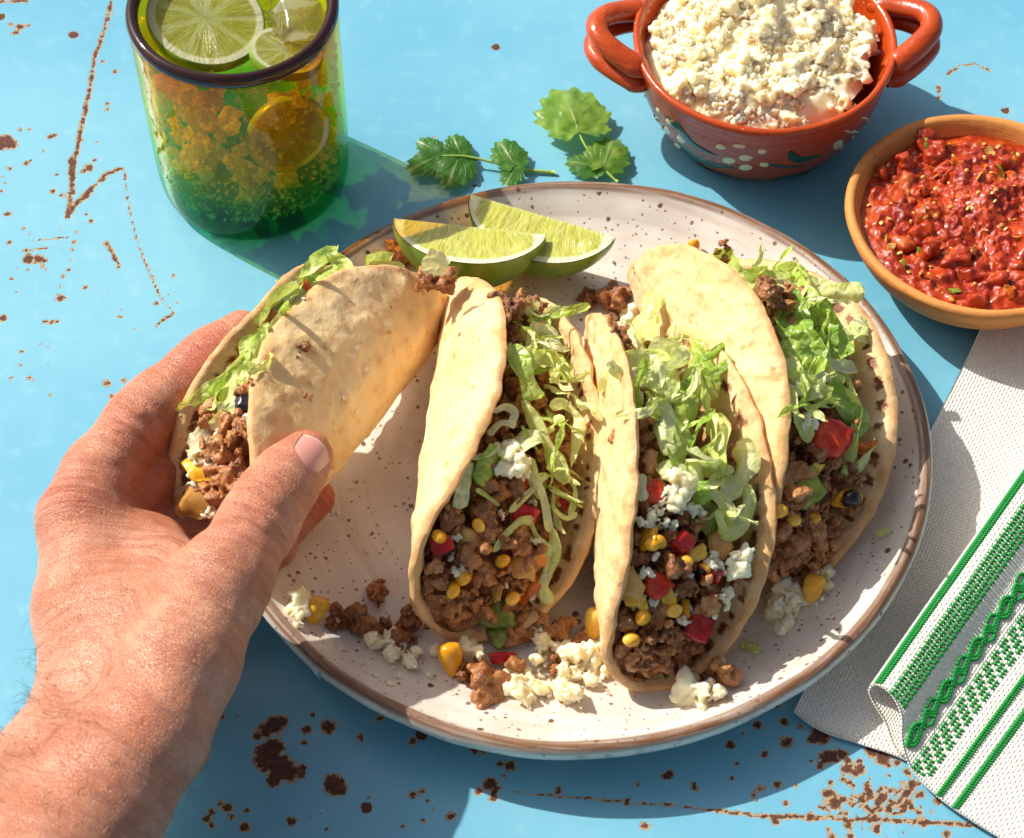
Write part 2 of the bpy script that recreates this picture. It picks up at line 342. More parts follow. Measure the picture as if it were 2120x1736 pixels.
def plate_material():
    m = Mat('speckled_stoneware'); oc = m.oc
    x = m.n('SeparateXYZ', {0: oc}); r = m.ma('SQRT', m.ma('ADD', m.ma('POWER', x.outputs[0], 2), m.ma('POWER', x.outputs[1], 2)))
    rim = m.attr('rim')                                  # 1 on the lip, 0 elsewhere ; running inside->outside in 'prof'
    pf = m.attr('prof')
    big = m.noise(oc, .35, 4, .55)
    base = m.mix(m.ms(big, .35, .7), srgb('#dfd8ce'), srgb('#d0c5ba'))
    # streaks along the throwing rings
    th = m.ma('ARCTAN2', x.outputs[1], x.outputs[0])
    cyl = m.n('CombineXYZ', {0: m.ma('MULTIPLY', th, 1.3), 1: m.ma('MULTIPLY', r, 2.2), 2: 0}).outputs[0]
    st = m.noise(cyl, 1.0, 4, .6, .3)
    base = m.mix(m.ma('MULTIPLY', m.ms(st, .5, .72), .55), base, srgb('#c9b3a2'))
    # speckles
    def specks(sc, dens, rad, w):
        v = m.n('TexVoronoi', {'Vector': m.add(oc, w), 'Scale': sc}, feature='F1')
        s = m.n('TexWhiteNoise', {'Vector': v.outputs['Position']}, noise_dimensions='3D').outputs['Value']
        rr = m.ma('MULTIPLY', m.ms(s, 1-dens, 1.0), rad)
        return m.ms(m.ma('SUBTRACT', m.ma('ADD', rr, m.mr(m.noise(oc, 12, 2), 0, 1, -.05, .05)), v.outputs['Distance']), 0, .05)
    wob = m.sc(m.noise(oc, 6, 2, .5, 0, True), (.12, .12, .12))
    s1 = specks(1.25, .55, .19, wob); s2 = specks(2.5, .62, .25, m.add(wob, (7.3, 1.1, 2)))
    s3 = specks(4.6, .65, .28, m.add(wob, (2.3, 5.1, 1)))
    sp = m.ma('MAXIMUM', m.ma('MAXIMUM', m.ma('MULTIPLY', s1, .95), m.ma('MULTIPLY', s2, .8)), m.ma('MULTIPLY', s3, .7))
    base = m.mix(sp, base, m.mix(m.noise(oc, 4, 1), srgb('#4a2c1c'), srgb('#7d5136')))
    outer = m.ma('MULTIPLY', m.ms(pf, .35, .7), m.ms(m.noise(oc, 1.1, 5, .65), .3, .65)); base = m.mix(m.ma('MULTIPLY', outer, .6), base, srgb('#bd9a78'))
    # brown edge where the glaze breaks on the lip
    nb_ = m.noise(oc, 1.4, 5, .65); nl = m.noise(cyl, 3.0, 4, .6)
    e1 = m.ma('SUBTRACT', m.ms(m.ma('ABSOLUTE', m.ma('SUBTRACT', pf, .06)), .15, .03), m.ma('MULTIPLY', m.ms(nl, .45, .7), .35))
    e2 = m.ma('MULTIPLY', m.ms(m.ma('ABSOLUTE', m.ma('SUBTRACT', pf, .42)), .40, .1), m.ms(nb_, .50, .68))
    patch = m.ms(m.noise(oc, .22, 3, .6), .46, .62)
    edge = m.ma('MINIMUM', m.ma('MAXIMUM', e1, m.ma('MULTIPLY', m.ma('MULTIPLY', e2, patch), .6)), 1.0)
    edge = m.ma('MAXIMUM', edge, 0)
    base = m.mix(edge, base, m.mix(nb_, srgb('#8a5f3d'), srgb('#5a3a24')))
    ring = m.n('TexWave', {'Vector': m.n('CombineXYZ', {0: m.ma('ADD', r, m.ma('MULTIPLY', m.noise(oc, .25, 2), .7)), 1: 0, 2: 0}).outputs[0], 'Scale': .36, 'Distortion': 1.0, 'Detail': 2}, wave_type='BANDS', bands_direction='X').outputs['Fac']
    pit = m.ma('MULTIPLY', m.ms(m.vor(oc, 5.5), .16, .05), m.ms(pf, .1, .3))
    h = m.ma('ADD', m.ma('MULTIPLY', ring, .45), m.ma('ADD', m.ma('MULTIPLY', m.noise(oc, 1.2, 3), .5), m.ma('MULTIPLY', m.ma('ADD', pit, m.ma('MULTIPLY', sp, .4)), -.7)))
    return m.end(m.pbr(base, m.mix(edge, (.27,)*3, (.42,)*3), m.bump(h, .05, .7), spec=.5))
pi = crv([(a, b, 0) for a, b in inner], 60)[:, :2]; pl_ = crv([(a, b, 0) for a, b in lip], 46)[:, :2]
prof = np.concatenate([pi, pl_]); n = 220
V, F = lathe(prof, n); V = V.reshape(n, len(prof), 3)
ph = np.linspace(0, 2*np.pi, n, endpoint=False); sc_ = plate_scale(ph)[:, None]
cs = np.stack([np.cos(ph), np.sin(ph), 0*ph], -1)
wv = fbm(cs*2.2, 3, 3)
V[..., 0] *= sc_; V[..., 1] *= sc_
k = np.clip((prof[:, 0]-9)/4, 0, 1)
V[..., 2] += (wv*.05)[:, None]*k; rad = (1+.004*fbm(cs*3.1, 3, 9))[:, None]**np.where(k > 0, 1, 0); V[..., 0] *= rad; V[..., 1] *= rad
ring_h = .009*np.sin(prof[:, 0]*4.1+.6*np.sin(prof[:, 0]*1.3)); V[:, :60, 2] += ring_h[:60]*np.clip(prof[:60, 0]/3, 0, 1)
pfv = np.concatenate([np.interp(np.arange(60), [0, 52, 59], [-2, -.35, 0]), np.linspace(0, 2.2, 46)])
plate = link('dinner_plate', mesh_np('dinner_plate', V.reshape(-1, 3), F, plate_material(), attrs={'prof': np.tile(pfv, n), 'rim': np.tile((pfv > 0)*1., n)}), None, PC)
tag(plate, 'large speckled cream stoneware plate with a brown rim under the tacos', 'plate')
# ================================================================== food materials
def tortilla_material():
    m = Mat('tortilla'); oc = m.oc
    rr, an, inn = m.attr('rr'), m.attr('ang'), m.attr('inn')
    n1 = m.noise(m.add(oc, m.n('CombineXYZ', {0: m.ma('MULTIPLY', m.rnd(), 50)}).outputs[0]), .38, 4, .6)
    n2 = m.noise(oc, 1.6, 4, .6); n3 = m.noise(oc, 5, 3, .6)
    base = m.mix(m.ms(n1, .3, .72), srgb('#f0d6a6'), srgb('#e6c288'))
    base = m.mix(m.ma('MULTIPLY', m.ms(n2, .50, .72), .5), base, srgb('#d09450'))
    base = m.mix(m.ma('MULTIPLY', m.ms(m.vor(m.add(oc, m.sc(m.noise(oc, 1.5, 2, .5, 0, True), (.6, .6, .6))), 1.1), .26, .1), m.ma('MULTIPLY', m.ms(n3, .42, .6), .85)), base, srgb('#c98e4c'))
    # toasted rim
    base = m.mix(m.ma('MULTIPLY', m.ms(m.ma('ADD', rr, m.mr(n2, 0, 1, -.06, .06)), .92, 1.0), .55), base, srgb('#c68645'))
    # grease on the inside
    gr = m.ma('MULTIPLY', inn, m.ma('MULTIPLY', m.ms(rr, .95, .55), m.ms(n2, .25, .6)))
    base = m.mix(m.ma('MULTIPLY', gr, .75), base, srgb('#c07a2c'))
    # browned row of grill marks along the inside of the edge
    av = m.n('CombineXYZ', {0: m.ma('MULTIPLY', an, 5.0), 1: m.ma('MULTIPLY', rr, 1.5), 2: m.ma('MULTIPLY', m.rnd(), 20)}).outputs[0]
    band = m.ma('SUBTRACT', rr, m.ma('ADD', .915, m.mr(m.noise(av, .5, 2), 0, 1, -.045, .045)))
    bm = m.ms(m.ma('ADD', m.ma('ABSOLUTE', band), m.mr(n3, 0, 1, -.035, .035)), .036, .012)
    dash = m.ma('ADD', m.ma('MULTIPLY', m.ma('SINE', m.ma('ADD', m.ma('MULTIPLY', an, 52), m.ma('MULTIPLY', m.noise(av, 1.2, 2), 22))), .5), .5)
    keep = m.ms(m.noise(m.add(av, (9, 3, 1)), .55, 2, .5), .28, .4)
    mk = m.ma('MULTIPLY', m.ma('MULTIPLY', bm, m.ms(m.ma('ADD', dash, m.mr(n3, 0, 1, -.5, .5)), .25, .75)), m.ma('MULTIPLY', keep, inn))
    base = m.mix(m.ma('MULTIPLY', mk, .97), base, m.mix(n3, srgb('#5e2710'), srgb('#8a4520')))
    ch = m.attr('char')
    base = m.mix(m.ma('MULTIPLY', m.ms(m.ma('ADD', ch, m.mr(n3, 0, 1, -.25, .25)), .35, .8), .85), base, srgb('#8a4a22'))
    h = m.ma('ADD', m.ma('MULTIPLY', m.noise(oc, 3.2, 4, .6), 1.0), m.ma('MULTIPLY', m.noise(oc, 14, 2, .6), .3))
    h = m.ma('ADD', h, m.ma('MULTIPLY', m.ms(m.vor(m.add(oc, m.sc(m.noise(oc, 2, 2, .5, 0, True), (.3, .3, .3))), 1.7, 'SMOOTH_F1'), .1, .5), -.8))
    rough = m.mix(m.ma('MULTIPLY', gr, .7), (.55,)*3, (.32,)*3)
    return m.end(m.pbr(base, rough, m.bump(h, .045, 1.0), .35, (1, .55, .22), .25, spec=.4))
def meat_material():
    m = Mat('ground_beef'); oc = m.oc
    v = m.add(oc, m.n('CombineXYZ', {0: m.ma('MULTIPLY', m.rnd(), 90), 1: m.ma('MULTIPLY', m.rnd(), 31)}).outputs[0])
    n1 = m.noise(v, 2.6, 5, .7); n2 = m.noise(v, 9, 3, .6)
    c = m.ramp(m.ma('ADD', n1, m.mr(m.rnd(), 0, 1, -.12, .12)), [(.28, srgb('#6c3d1c')), (.5, srgb('#a56838')), (.72, srgb('#c88f57'))])
    c = m.mix(m.ma('MULTIPLY', m.ms(n2, .6, .75), .5), c, srgb('#c79563'))
    h = m.ma('ADD', n1, m.ma('ADD', m.ma('MULTIPLY', n2, .6), m.ma('MULTIPLY', m.vor(v, 5), .5)))
    return m.end(m.pbr(c, m.mix(m.ms(n2, .4, .65), (.15,)*3, (.42,)*3), m.bump(h, .1, 1.0), .08, (1, .55, .3), .1, spec=.6))
def cheese_material():
    m = Mat('fresh_cheese'); oc = m.oc
    v = m.add(oc, m.n('CombineXYZ', {0: m.ma('MULTIPLY', m.rnd(), 90)}).outputs[0]); n1 = m.noise(v, 3, 4, .6)
    c = m.mix(m.ms(n1, .3, .7), srgb('#fff2d0'), srgb('#fbe6b6'))
    c = m.mix(m.ma('MULTIPLY', m.ms(m.rnd(), .8, 1), .35), c, srgb('#ecd596'))
    h = m.ma('ADD', n1, m.ma('MULTIPLY', m.noise(v, 12, 3, .7), .7))
    return m.end(m.pbr(c, .55, m.bump(h, .03, .7), .9, (1, .9, .65), .45, spec=.3))
def veg_material(name, cols, rough=.25, sss=.35, sr=(1, .3, .1), bsc=2.0, b=.02):
    m = Mat(name); oc = m.oc
    v = m.add(oc, m.n('CombineXYZ', {0: m.ma('MULTIPLY', m.rnd(), 90)}).outputs[0]); n1 = m.noise(v, bsc, 3, .6)
    c = m.ramp(m.ma('ADD', n1, m.mr(m.rnd(), 0, 1, -.1, .1)), [(.3, srgb(cols[0])), (.5, srgb(cols[1])), (.72, srgb(cols[2]))])
    return m.end(m.pbr(c, rough, m.bump(m.noise(v, 5, 3, .6), b, .7), sss, sr, .2, spec=.5))
def charred_corn_material():
    m = Mat('charred_corn'); oc = m.oc; x = m.n('SeparateXYZ', {0: oc})
    n1 = m.noise(oc, 5, 3, .6)
    c = m.mix(n1, srgb('#e9a41e'), srgb('#f3c34a'))
    d = m.n('VectorMath', {0: oc, 1: (.18, .12, .30)}, operation='DISTANCE').outputs['Value']
    d = m.ma('ADD', d, m.mr(n1, 0, 1, -.12, .12))
    c = m.mix(m.ms(d, .42, .3), c, srgb('#8a3e10')); c = m.mix(m.ms(d, .33, .26), c, srgb('#15100f'))
    return m.end(m.pbr(c, .22, m.bump(n1, .03, .8), .2, (1, .4, .1), .2))
def lettuce_material():
    m = Mat('lettuce'); oc = m.oc; rib, ln = m.attr('rib'), m.attr('along')
    v = m.add(oc, m.n('CombineXYZ', {0: m.ma('MULTIPLY', m.rnd(), 90)}).outputs[0])
    n1 = m.noise(v, .9, 3, .6); gr = m.attr('green')
    k = m.ma('ADD', m.ma('ADD', m.mr(n1, 0, 1, -.28, .28), gr), m.ma('MULTIPLY', rib, .16))
    c = m.ramp(k, [(.1, srgb('#f5f3c6')), (.4, srgb('#e0e98c')), (.65, srgb('#b6d453')), (1.0, srgb('#72a630'))])
    vn = m.vor(m.add(v, m.sc(m.noise(v, 2, 2, .5, 0, True), (.5, .5, .5))), 1.6, 'DISTANCE_TO_EDGE')
    vein = m.ms(vn, .07, .0); c = m.mix(m.ma('MULTIPLY', vein, .45), c, srgb('#e4eeb8'))
    h = m.ma('ADD', m.ma('MULTIPLY', m.ms(vn, 0, .25), 1.0), m.ma('MULTIPLY', m.noise(v, 4, 3), .6))
    nb = m.bump(h, .05, .9)
    p = m.pbr(c, .3, nb, 0, spec=.5)
    tr = m.n('BsdfTranslucent', {0: m.mix(.5, c, srgb('#d9e560')), 1: nb}).outputs[0]
    return m.end(m.n('MixShader', {0: .38, 1: p, 2: tr}).outputs[0])
TORT = tortilla_material(); MEAT = meat_material(); CHEESE = cheese_material(); LETT = lettuce_material()
CORN = veg_material('corn', ('#dd9413', '#edae28', '#f6cd5a')); REDP = veg_material('red_pepper', ('#8e0a08', '#bf1410', '#d8301c'), .16, .25)
ORANGEP = veg_material('orange_pepper', ('#b84c0e', '#d26a16', '#e08a2a'), .22); GREENP = veg_material('green_pepper', ('#5f6a1e', '#808a2c', '#a0a53e'), .2, .3, (.6, .8, .15))
ONION = veg_material('cooked_onion', ('#b07a34', '#cf9a4c', '#e0b670'), .25, .4, (1, .6, .3)); YELLOWP = veg_material('yellow_pepper', ('#d79a1c', '#ebb52c', '#f4cf57'), .22)
TOMATO = veg_material('tomato', ('#b8240e', '#da4420', '#e66a34'), .18, .3); BEAN = veg_material('black_bean', ('#17131a', '#221b24', '#33283a'), .25, .0)
CHARC = charred_corn_material()
# ================================================================== food pieces (meshes in cm about their own middle)
frng = np.random.default_rng(11)
def blob_mesh(name, mat, rng, nsph, spread, r0, r1, noise_a, noise_f, h=.09, k=.12, squash=(1, 1, .8), fine=.5, cut=0):
    pts = rng.normal(size=(nsph, 3))*spread; rs = rng.uniform(r0, r1, nsph); sq = np.array(squash)
    pts *= sq; lo = pts.min(0)-r1-.3; hi = pts.max(0)+r1+.3; sd = int(rng.integers(99))
    G = sd_grid(lo, hi, h); W = G+.16*np.stack([pn(G*2.1, sd+q) for q in (1, 2, 3)], -1); D = np.full(G.shape[:3], 9.)
    for p, r in zip(pts, rs):
        q = (W-p)*(1+.35*rng.uniform(-1, 1, 3)); D = smin(D, np.linalg.norm(q, axis=-1)-r, k)
    for _ in range(cut):                                   # broken faces
        n_ = rng.normal(size=3); n_ /= np.linalg.norm(n_); D = smax(D, (G@n_)-rng.uniform(.25, .5)*spread*3, .05)
    D += noise_a*(fbm(G*noise_f, 2, sd)-.5*np.abs(pn(G*noise_f*1.3, sd+5)))+noise_a*fine*pn(G*noise_f*2.6, sd+9)
    V, F = surface_nets(D, lo, h); V -= V.mean(0)
    return mesh_np(name, V, F, mat)
MEATS = [blob_mesh('meat_crumble', MEAT, frng, int(frng.integers(4, 8)), .20, .14, .25, .12, 2.6, .055, .10) for _ in range(10)]
MEATB = [blob_mesh('meat_crumble', MEAT, frng, 10, .34, .17, .3, .13, 2.3, .065, .11, (1.2, 1, .6)) for _ in range(5)]
CHEESES = [blob_mesh('cheese_crumb', CHEESE, frng, int(frng.integers(4, 8)), .16, .10, .2, .10, 3.6, .045, .06, (1, 1, .8), .7, 2) for _ in range(8)]
CHEESEB = [blob_mesh('cheese_crumb', CHEESE, frng, 10, .26, .14, .26, .11, 3.2, .055, .07, (1.1, 1, .75), .7, 2) for _ in range(5)]
def corn_mesh(mat):
    n, m_ = 20, 14; th = np.linspace(0, 2*np.pi, n, endpoint=False); z = np.linspace(-1, 1, m_)
    r = np.sqrt(np.maximum(1-z**2, 0))*(.62+.26*z+.08*z**2)
    V = np.stack([np.outer(np.cos(th), r)*.46, np.outer(np.sin(th), r)*.36, np.tile(z*.5, (n, 1))], -1)
    V = V.reshape(-1, 3); V += .02*fbm(V*2.5, 2, 7)[:, None]*V
    dent = np.exp(-((V[:, 0]/.18)**2+(V[:, 1]/.12)**2))*(V[:, 2] > .3); V[:, 2] -= .07*dent
    return mesh_np('corn_kernel', V, grid_faces(n, m_, closeu=True), mat)
CORNM = corn_mesh(CORN); CHARM = corn_mesh(CHARC)
def chunk_mesh(name, mat, rng, dims=(.9, .6, .22), curve=.5, ns=9):
    """a cut piece of pepper / onion: a curved, rounded slab"""
    nu, nv = 16, 12; u = np.linspace(-1, 1, nu); v = np.linspace(-1, 1, nv); U, W = np.meshgrid(u, v, indexing='ij'); U0, W0 = U, W
    sx = dims[0]/2*(1+.18*pn(np.stack([U*1.5, W*1.5, U*0], -1), ns)); sy = dims[1]/2*(1+.2*pn(np.stack([U*1.4, W*1.3, U*0+4], -1), ns))
    kx, ky = rng.uniform(.05, .28, 2); U, W = U*np.sqrt(1-kx*W*W), W*np.sqrt(1-ky*U*U); U = U*(1+.28*rng.uniform(-1, 1)*W)
    x = U*sx+.12*W*rng.uniform(-1, 1); y = W*sy+.12*U*rng.uniform(-1, 1); top = curve*(.3-(x*x)*1.0-.3*y*y)+.03*fbm(np.stack([x, y, 0*x], -1)*3, 2, ns)
    e = np.clip((1-np.maximum(abs(U0), abs(W0)))*4.5, 0, 1)**.5; t = dims[2]*(.35+.65*e)/2
    P = np.concatenate([np.stack([x, y, top+t], -1).reshape(-1, 3), np.stack([x, y, top-t], -1).reshape(-1, 3)])
    F1 = grid_faces(nu, nv); F2 = F1[:, ::-1]+nu*nv
    b = [i*nv for i in range(nu)]+[(nu-1)*nv+j for j in range(1, nv)]+[i*nv+nv-1 for i in range(nu-2, -1, -1)]+[j for j in range(nv-2, 0, -1)]
    b = np.array(b); b2 = np.roll(b, -1); S = np.stack([b2, b, b+nu*nv, b2+nu*nv], -1)[:, ::-1]
    return mesh_np(name, P, [F1, F2, S], mat)
def chunks(name, mat, dims, curve): return [chunk_mesh(name, mat, frng, tuple(d*frng.uniform(.85, 1.15) for d in dims), curve*frng.uniform(.5, 1.3), k) for k in range(4)]
REDS = chunks('red_pepper_piece', REDP, (.95, .75, .24), .55); ORGS = chunks('orange_pepper_piece', ORANGEP, (1.0, .65, .22), .4); GRNS = chunks('green_pepper_piece', GREENP, (1.1, 1.0, .3), .3)
ONIS = chunks('onion_piece', ONION, (1.1, .8, .2), .45); YELS = chunks('yellow_pepper_piece', YELLOWP, (.9, .55, .2), .45); TOMS = chunks('tomato_piece', TOMATO, (1.2, 1.0, .4), .45)
BEANM = blob_mesh('black_bean', BEAN, frng, 3, .16, .3, .34, .01, 2, .08, .4, (1.6, .6, .5))
def leaf_strip(name, path, width, rng, green=.5, ruffle=.12, cup=.25, twist=.6, m=9, n=30, up=None):
    """a crumpled ribbon of lettuce along a 3-D path (cm)"""
    P = crv(path, n); T = np.gradient(P, axis=0); T /= np.linalg.norm(T, axis=1, keepdims=True)+1e-9
    upv = np.asarray(up if up is not None else (0, 0, 1.), float); sd = int(rng.integers(1000))
    a = np.linspace(0, 1, n); L = np.linalg.norm(np.diff(P, axis=0), axis=1).sum()
    N = upv-T*(T@upv)[:, None]; N /= np.linalg.norm(N, axis=1, keepdims=True)+1e-6; B = np.cross(T, N)
    tw = twist*pn(np.stack([a*L*.35, 0*a, 0*a], -1), sd)*2
    N2 = N*np.cos(tw)[:, None]+B*np.sin(tw)[:, None]; B2 = -N*np.sin(tw)[:, None]+B*np.cos(tw)[:, None]
    wd = width*.5*(.78+.5*pn(np.stack([a*L*.7, 0*a+3, 0*a], -1), sd))*np.clip(np.minimum(a, 1-a)*9+.35, 0, 1)
    b = np.linspace(-1, 1, m); W = wd[:, None]*b[None]*(1+.16*pn(np.stack([np.tile(a*L*2.2, (m, 1)).T, np.tile(np.sign(b)*5, (n, 1)), np.zeros((n, m))], -1), sd+1))
    ph = rng.uniform(0, 6); z = cup*width*(b[None]**2)*rng.choice([-1, 1])*(.6+.5*np.sin(a*5+ph))[:, None]
    z = z+ruffle*np.abs(b)[None]**1.5*np.sin(np.outer(a*L, np.ones(m))*3.6+ph+b[None]*1.7)*(1+.6*pn(np.stack([np.tile(a*L, (m, 1)).T, np.tile(b*2, (n, 1)), np.zeros((n, m))], -1), sd+2))
    z = z+.06*width*fbm(np.stack([np.tile(a*L*1.6, (m, 1)).T, np.tile(b*1.4, (n, 1)), np.zeros((n, m))], -1), 2, sd+4)
    V = P[:, None]+B2[:, None]*W[..., None]+N2[:, None]*z[..., None]
    return mesh_np(name, V.reshape(-1, 3), grid_faces(n, m), LETT, attrs={'rib': np.tile(np.abs(b), n)*1., 'along': np.repeat(a, m), 'green': np.full(n*m, green)})
def curl_path(rng, L, amp, n=6):
    d = rng.normal(size=3); d /= np.linalg.norm(d); p = np.zeros(3); out = [p.copy()]
    for _ in range(n):
        d = d+rng.normal(size=3)*amp; d[2] *= .75; d /= np.linalg.norm(d); p = p+d*L/n; out.append(p.copy())
    out = np.array(out); return out-out.mean(0)
SHREDS = [leaf_strip('lettuce_shred', curl_path(frng, frng.uniform(2.4, 4.8), .45), frng.choice([.16, .22, .3, .4, .55, .9]), frng, frng.uniform(.0, .65), .1, .22, .8) for _ in range(22)]
# ================================================================== tacos
def fold_surf(p, S, T, R):
    A, B = np.array(p['A']), np.array(p['B']); es = (B-A)/np.linalg.norm(B-A)
    e2 = np.array([0, 0, 1.])-es*es[2]; e2 /= np.linalg.norm(e2); e1 = np.cross(es, e2)
    k = np.clip((S/R+1)/2, 0, 1); lp = lambda q: p[q][0]*(1-k)+p[q][1]*k
    aL, aR, rho, bL, bR = [lp(q) for q in ('aL', 'aR', 'rho', 'bL', 'bR')]
    h = 4*k*(1-k); aL = aL+p.get('aM', 0)*h; bL = bL+p.get('bM', 0)*h; aR = aR+p.get('aN', 0)*h
    turn = np.radians(180+aR-aL); mid = np.radians(aR)-turn/2; n = 24; x = np.zeros_like(S); y = np.zeros_like(S); dt = T/n
    for i in range(n):
        tt = dt*(i+.5); g = np.tanh(tt/rho*1.1)
        ext = np.where(tt > 0, np.radians(bR)*np.maximum(tt-rho, 0)/R, np.radians(bL)*np.maximum(-tt-rho, 0)/R)
        th = mid+turn/2*g+ext; x += np.cos(th)*dt; y += np.sin(th)*dt
    return (A+B)/2+S[..., None]*es+x[..., None]*e1+y[..., None]*e2
TACOS = {
 1: dict(A=[-10.0, -8.91, 3.15], B=[-2.63, 3.43, 1.96], aL=[159.8, 148.12], aR=[123.21, 126.25], rho=[3.05, 1.72], bL=[-4.39, 31.99], bR=[50.04, 50.22], aM=-57.66, bM=16.88, aN=2.31, R=7.227),
 2: dict(A=[-2.47, -10.87, 1.52], B=[-1.67, 4.31, 1.32], aL=[73.42, 71.24], aR=[33.38, 67.75], rho=[3.21, 1.63], bL=[-73.79, -41.75], bR=[29.04, 16.24], R=7.61),
 3: dict(A=[4.26, -12.93, 1.41], B=[3.76, 2.45, 1.32], aL=[76.13, 91.95], aR=[34.39, 65.72], rho=[2.32, 1.01], bL=[-19.5, -16.11], bR=[25.68, 12.12], R=7.7),
 4: dict(A=[10.09, -8.66, 1.38], B=[5.48, 5.86, 1.35], aL=[74.64, 80.02], aR=[35.21, 45.31], rho=[1.99, 1.75], bL=[-44.51, -27.1], bR=[-12.72, -8.47], R=7.61)}
TLAB = {1: 'soft taco lifted in the hand, folded shut around its filling', 2: 'soft taco on the plate nearest to the held one, green pepper spilling from its end',
        3: 'soft taco reaching nearest the front of the plate, with red peppers and cheese crumbs', 4: 'soft taco at the far right of the plate with a charred corn kernel inside'}
class Taco:
    def __init__(s, tid):
        s.id = tid; s.p = TACOS[tid]; s.R = s.p['R']; s.rng = np.random.default_rng(40+tid)
        s.root = tag(empty('taco', (np.array(s.p['A'])+np.array(s.p['B']))/2), TLAB[tid], 'taco', 'soft tacos with ground beef and lettuce'); s.o = (np.array(s.p['A'])+np.array(s.p['B']))/2
        g = np.linspace(-.985, .985, 90); w = np.linspace(.04, .96, 60); s.gs, s.gw = np.meshgrid(g, w, indexing='ij')
        s.cache = {}
    def f(s, S, T): return fold_surf(s.p, np.asarray(S, float), np.asarray(T, float), s.R)
    def at(s, k, w, q):
        """a point between the flaps: k along the fold (-1 near .. 1 far), w from left flap 0 to right flap 1, q height 0 fold .. 1 edge"""
        k, w, q = np.broadcast_arrays(np.asarray(k, float), w, q); half = s.R*np.sqrt(np.maximum(1-k*k, 0))*q
        L = s.f(k*s.R, -half); Rr = s.f(k*s.R, half); P = L*(1-w)[..., None]+Rr*w[..., None]
        d = np.linalg.norm(Rr-L, axis=-1); pull = np.clip(.3/np.maximum(d, .01), 0, .5)       # keep off the bread
        pr = np.clip((.75 if s.id != 1 else .3)/np.maximum(d, .01), 0, .4); ww = np.clip(w, pull, 1-pr); return L*(1-ww)[..., None]+Rr*ww[..., None]
    def pick(s, u, v, q):
        if q not in s.cache: P = s.at(s.gs, s.gw, np.full(s.gs.shape, q)).reshape(-1, 3); s.cache[q] = (P, proj(P))
        P, uv = s.cache[q]; return P[((uv-(u, v))**2).sum(1).argmin()]
    def stray(s, P):
        """true when the bread lies behind the piece with its outer face: the piece would sit outside the fold"""
        d = -tocam(P); h = s.bvh.ray_cast(Vector(P), Vector(d), 20); f = s.bvh.ray_cast(Vector(P), Vector(-d), 20)
        return h[0] is not None and h[2] < s.nout and f[0] is None
    def put(s, name, me, P, sc=1.0, rot=None, mat=None):
        if s.stray(P): return None
        return link(name, me, s.root, np.asarray(P)-s.o, rot if rot is not None else rand_rot(s.rng), sc)
    def tortilla(s, char=()):
        nr, ns = 60, 190; r = np.sqrt(np.linspace(.0008, 1, nr))**1.15; r = np.concatenate([r[:-1], [1.]]); a = np.linspace(0, 2*np.pi, ns, endpoint=False)
        rw = s.R*(1+.011*fbm(np.stack([np.cos(a)*2.4, np.sin(a)*2.4, 0*a+s.id*3], -1), 3, s.id)+.005*fbm(np.stack([np.cos(a)*11, np.sin(a)*11, 0*a+s.id*3], -1), 2, s.id))
        S = np.outer(r, np.sin(a)*rw); T = np.outer(r, np.cos(a)*rw)
        P = s.f(S, T); e = .02; Ps = s.f(S+e, T)-P; Pt = s.f(S, T+e)-P; N = np.cross(Pt, Ps); N /= np.linalg.norm(N, axis=-1, keepdims=True)+1e-9
        N = -N                                   # out of the fold
        q = np.stack([S, T, np.full(S.shape, s.id*9.)], -1)
        P = P+N*(.10*fbm(q*.42, 2, 5)*np.clip(r*1.2, 0, 1)[:, None])[..., None]+N*(.10*fbm(q*1.3, 2, 8)*(r[:, None]**6))[..., None]
        th = .225*(1-.12*r**2)*np.sqrt(np.clip(1-np.clip((r-.955)/.045, 0, 1)**2, 0, 1)); th[-1] = 0.0
        th = th[:, None]*(1+.12*fbm(q*1.1, 2, 2)); bl = np.zeros(S.shape); bi = np.zeros(S.shape)
        for _ in range(190):
            rr, aa = s.R*math.sqrt(s.rng.uniform(0, .92)), s.rng.uniform(0, 6.283); cx, cy, w_ = rr*math.sin(aa), rr*math.cos(aa), s.rng.uniform(.14, .36)
            d = np.hypot(S-cx, T-cy)/w_; b = np.exp(-d**4)*s.rng.uniform(.03, .075)*(w_/.25)
            if s.rng.random() < .7: bl += b
            else: bi += b
        wr = .032*np.abs(pn(q*1.0+3, 6))+.022*np.abs(pn(q*2.2, 7)); m = (th > .05)
        Vo = P+N*(th+(bl+wr)*m)[..., None]; Vi = P-N*(th+(bi+wr*.5)*m)[..., None]
        F1 = grid_faces(nr, ns, closev=True); F2 = F1[:, ::-1]+nr*ns
        V = np.concatenate([Vo.reshape(-1, 3), Vi.reshape(-1, 3)])-s.o
        if (vnorm(Vo.reshape(-1, 3), F1)*N.reshape(-1, 3)).sum() < 0: F1, F2 = F1[:, ::-1], F2[:, ::-1]
        ch = np.zeros(S.shape)
        for (cs_, ct_, cr_) in char: ch = np.maximum(ch, np.exp(-((S-cs_*s.R)**2+(T-ct_*s.R)**2)/cr_**2))
        at = dict(rr=np.tile(r[:, None], (2, ns)).ravel(), ang=np.tile(np.tile(np.abs(((a+np.pi*1.0) % (2*np.pi))-np.pi), nr), 2), inn=np.repeat([0., 1.], nr*ns), char=np.tile(ch.ravel(), 2))
        me = mesh_np('tortilla', V, [F1, F2], TORT, attrs=at); o = link('tortilla', me, s.root)
        from mathutils.bvhtree import BVHTree
        s.bvh = BVHTree.FromPolygons([Vector(q) for q in (V+s.o)], [tuple(q) for q in np.concatenate([F1, F2]).tolist()]); s.nout = len(F1)
        # make sure the faces look outwards
        return o
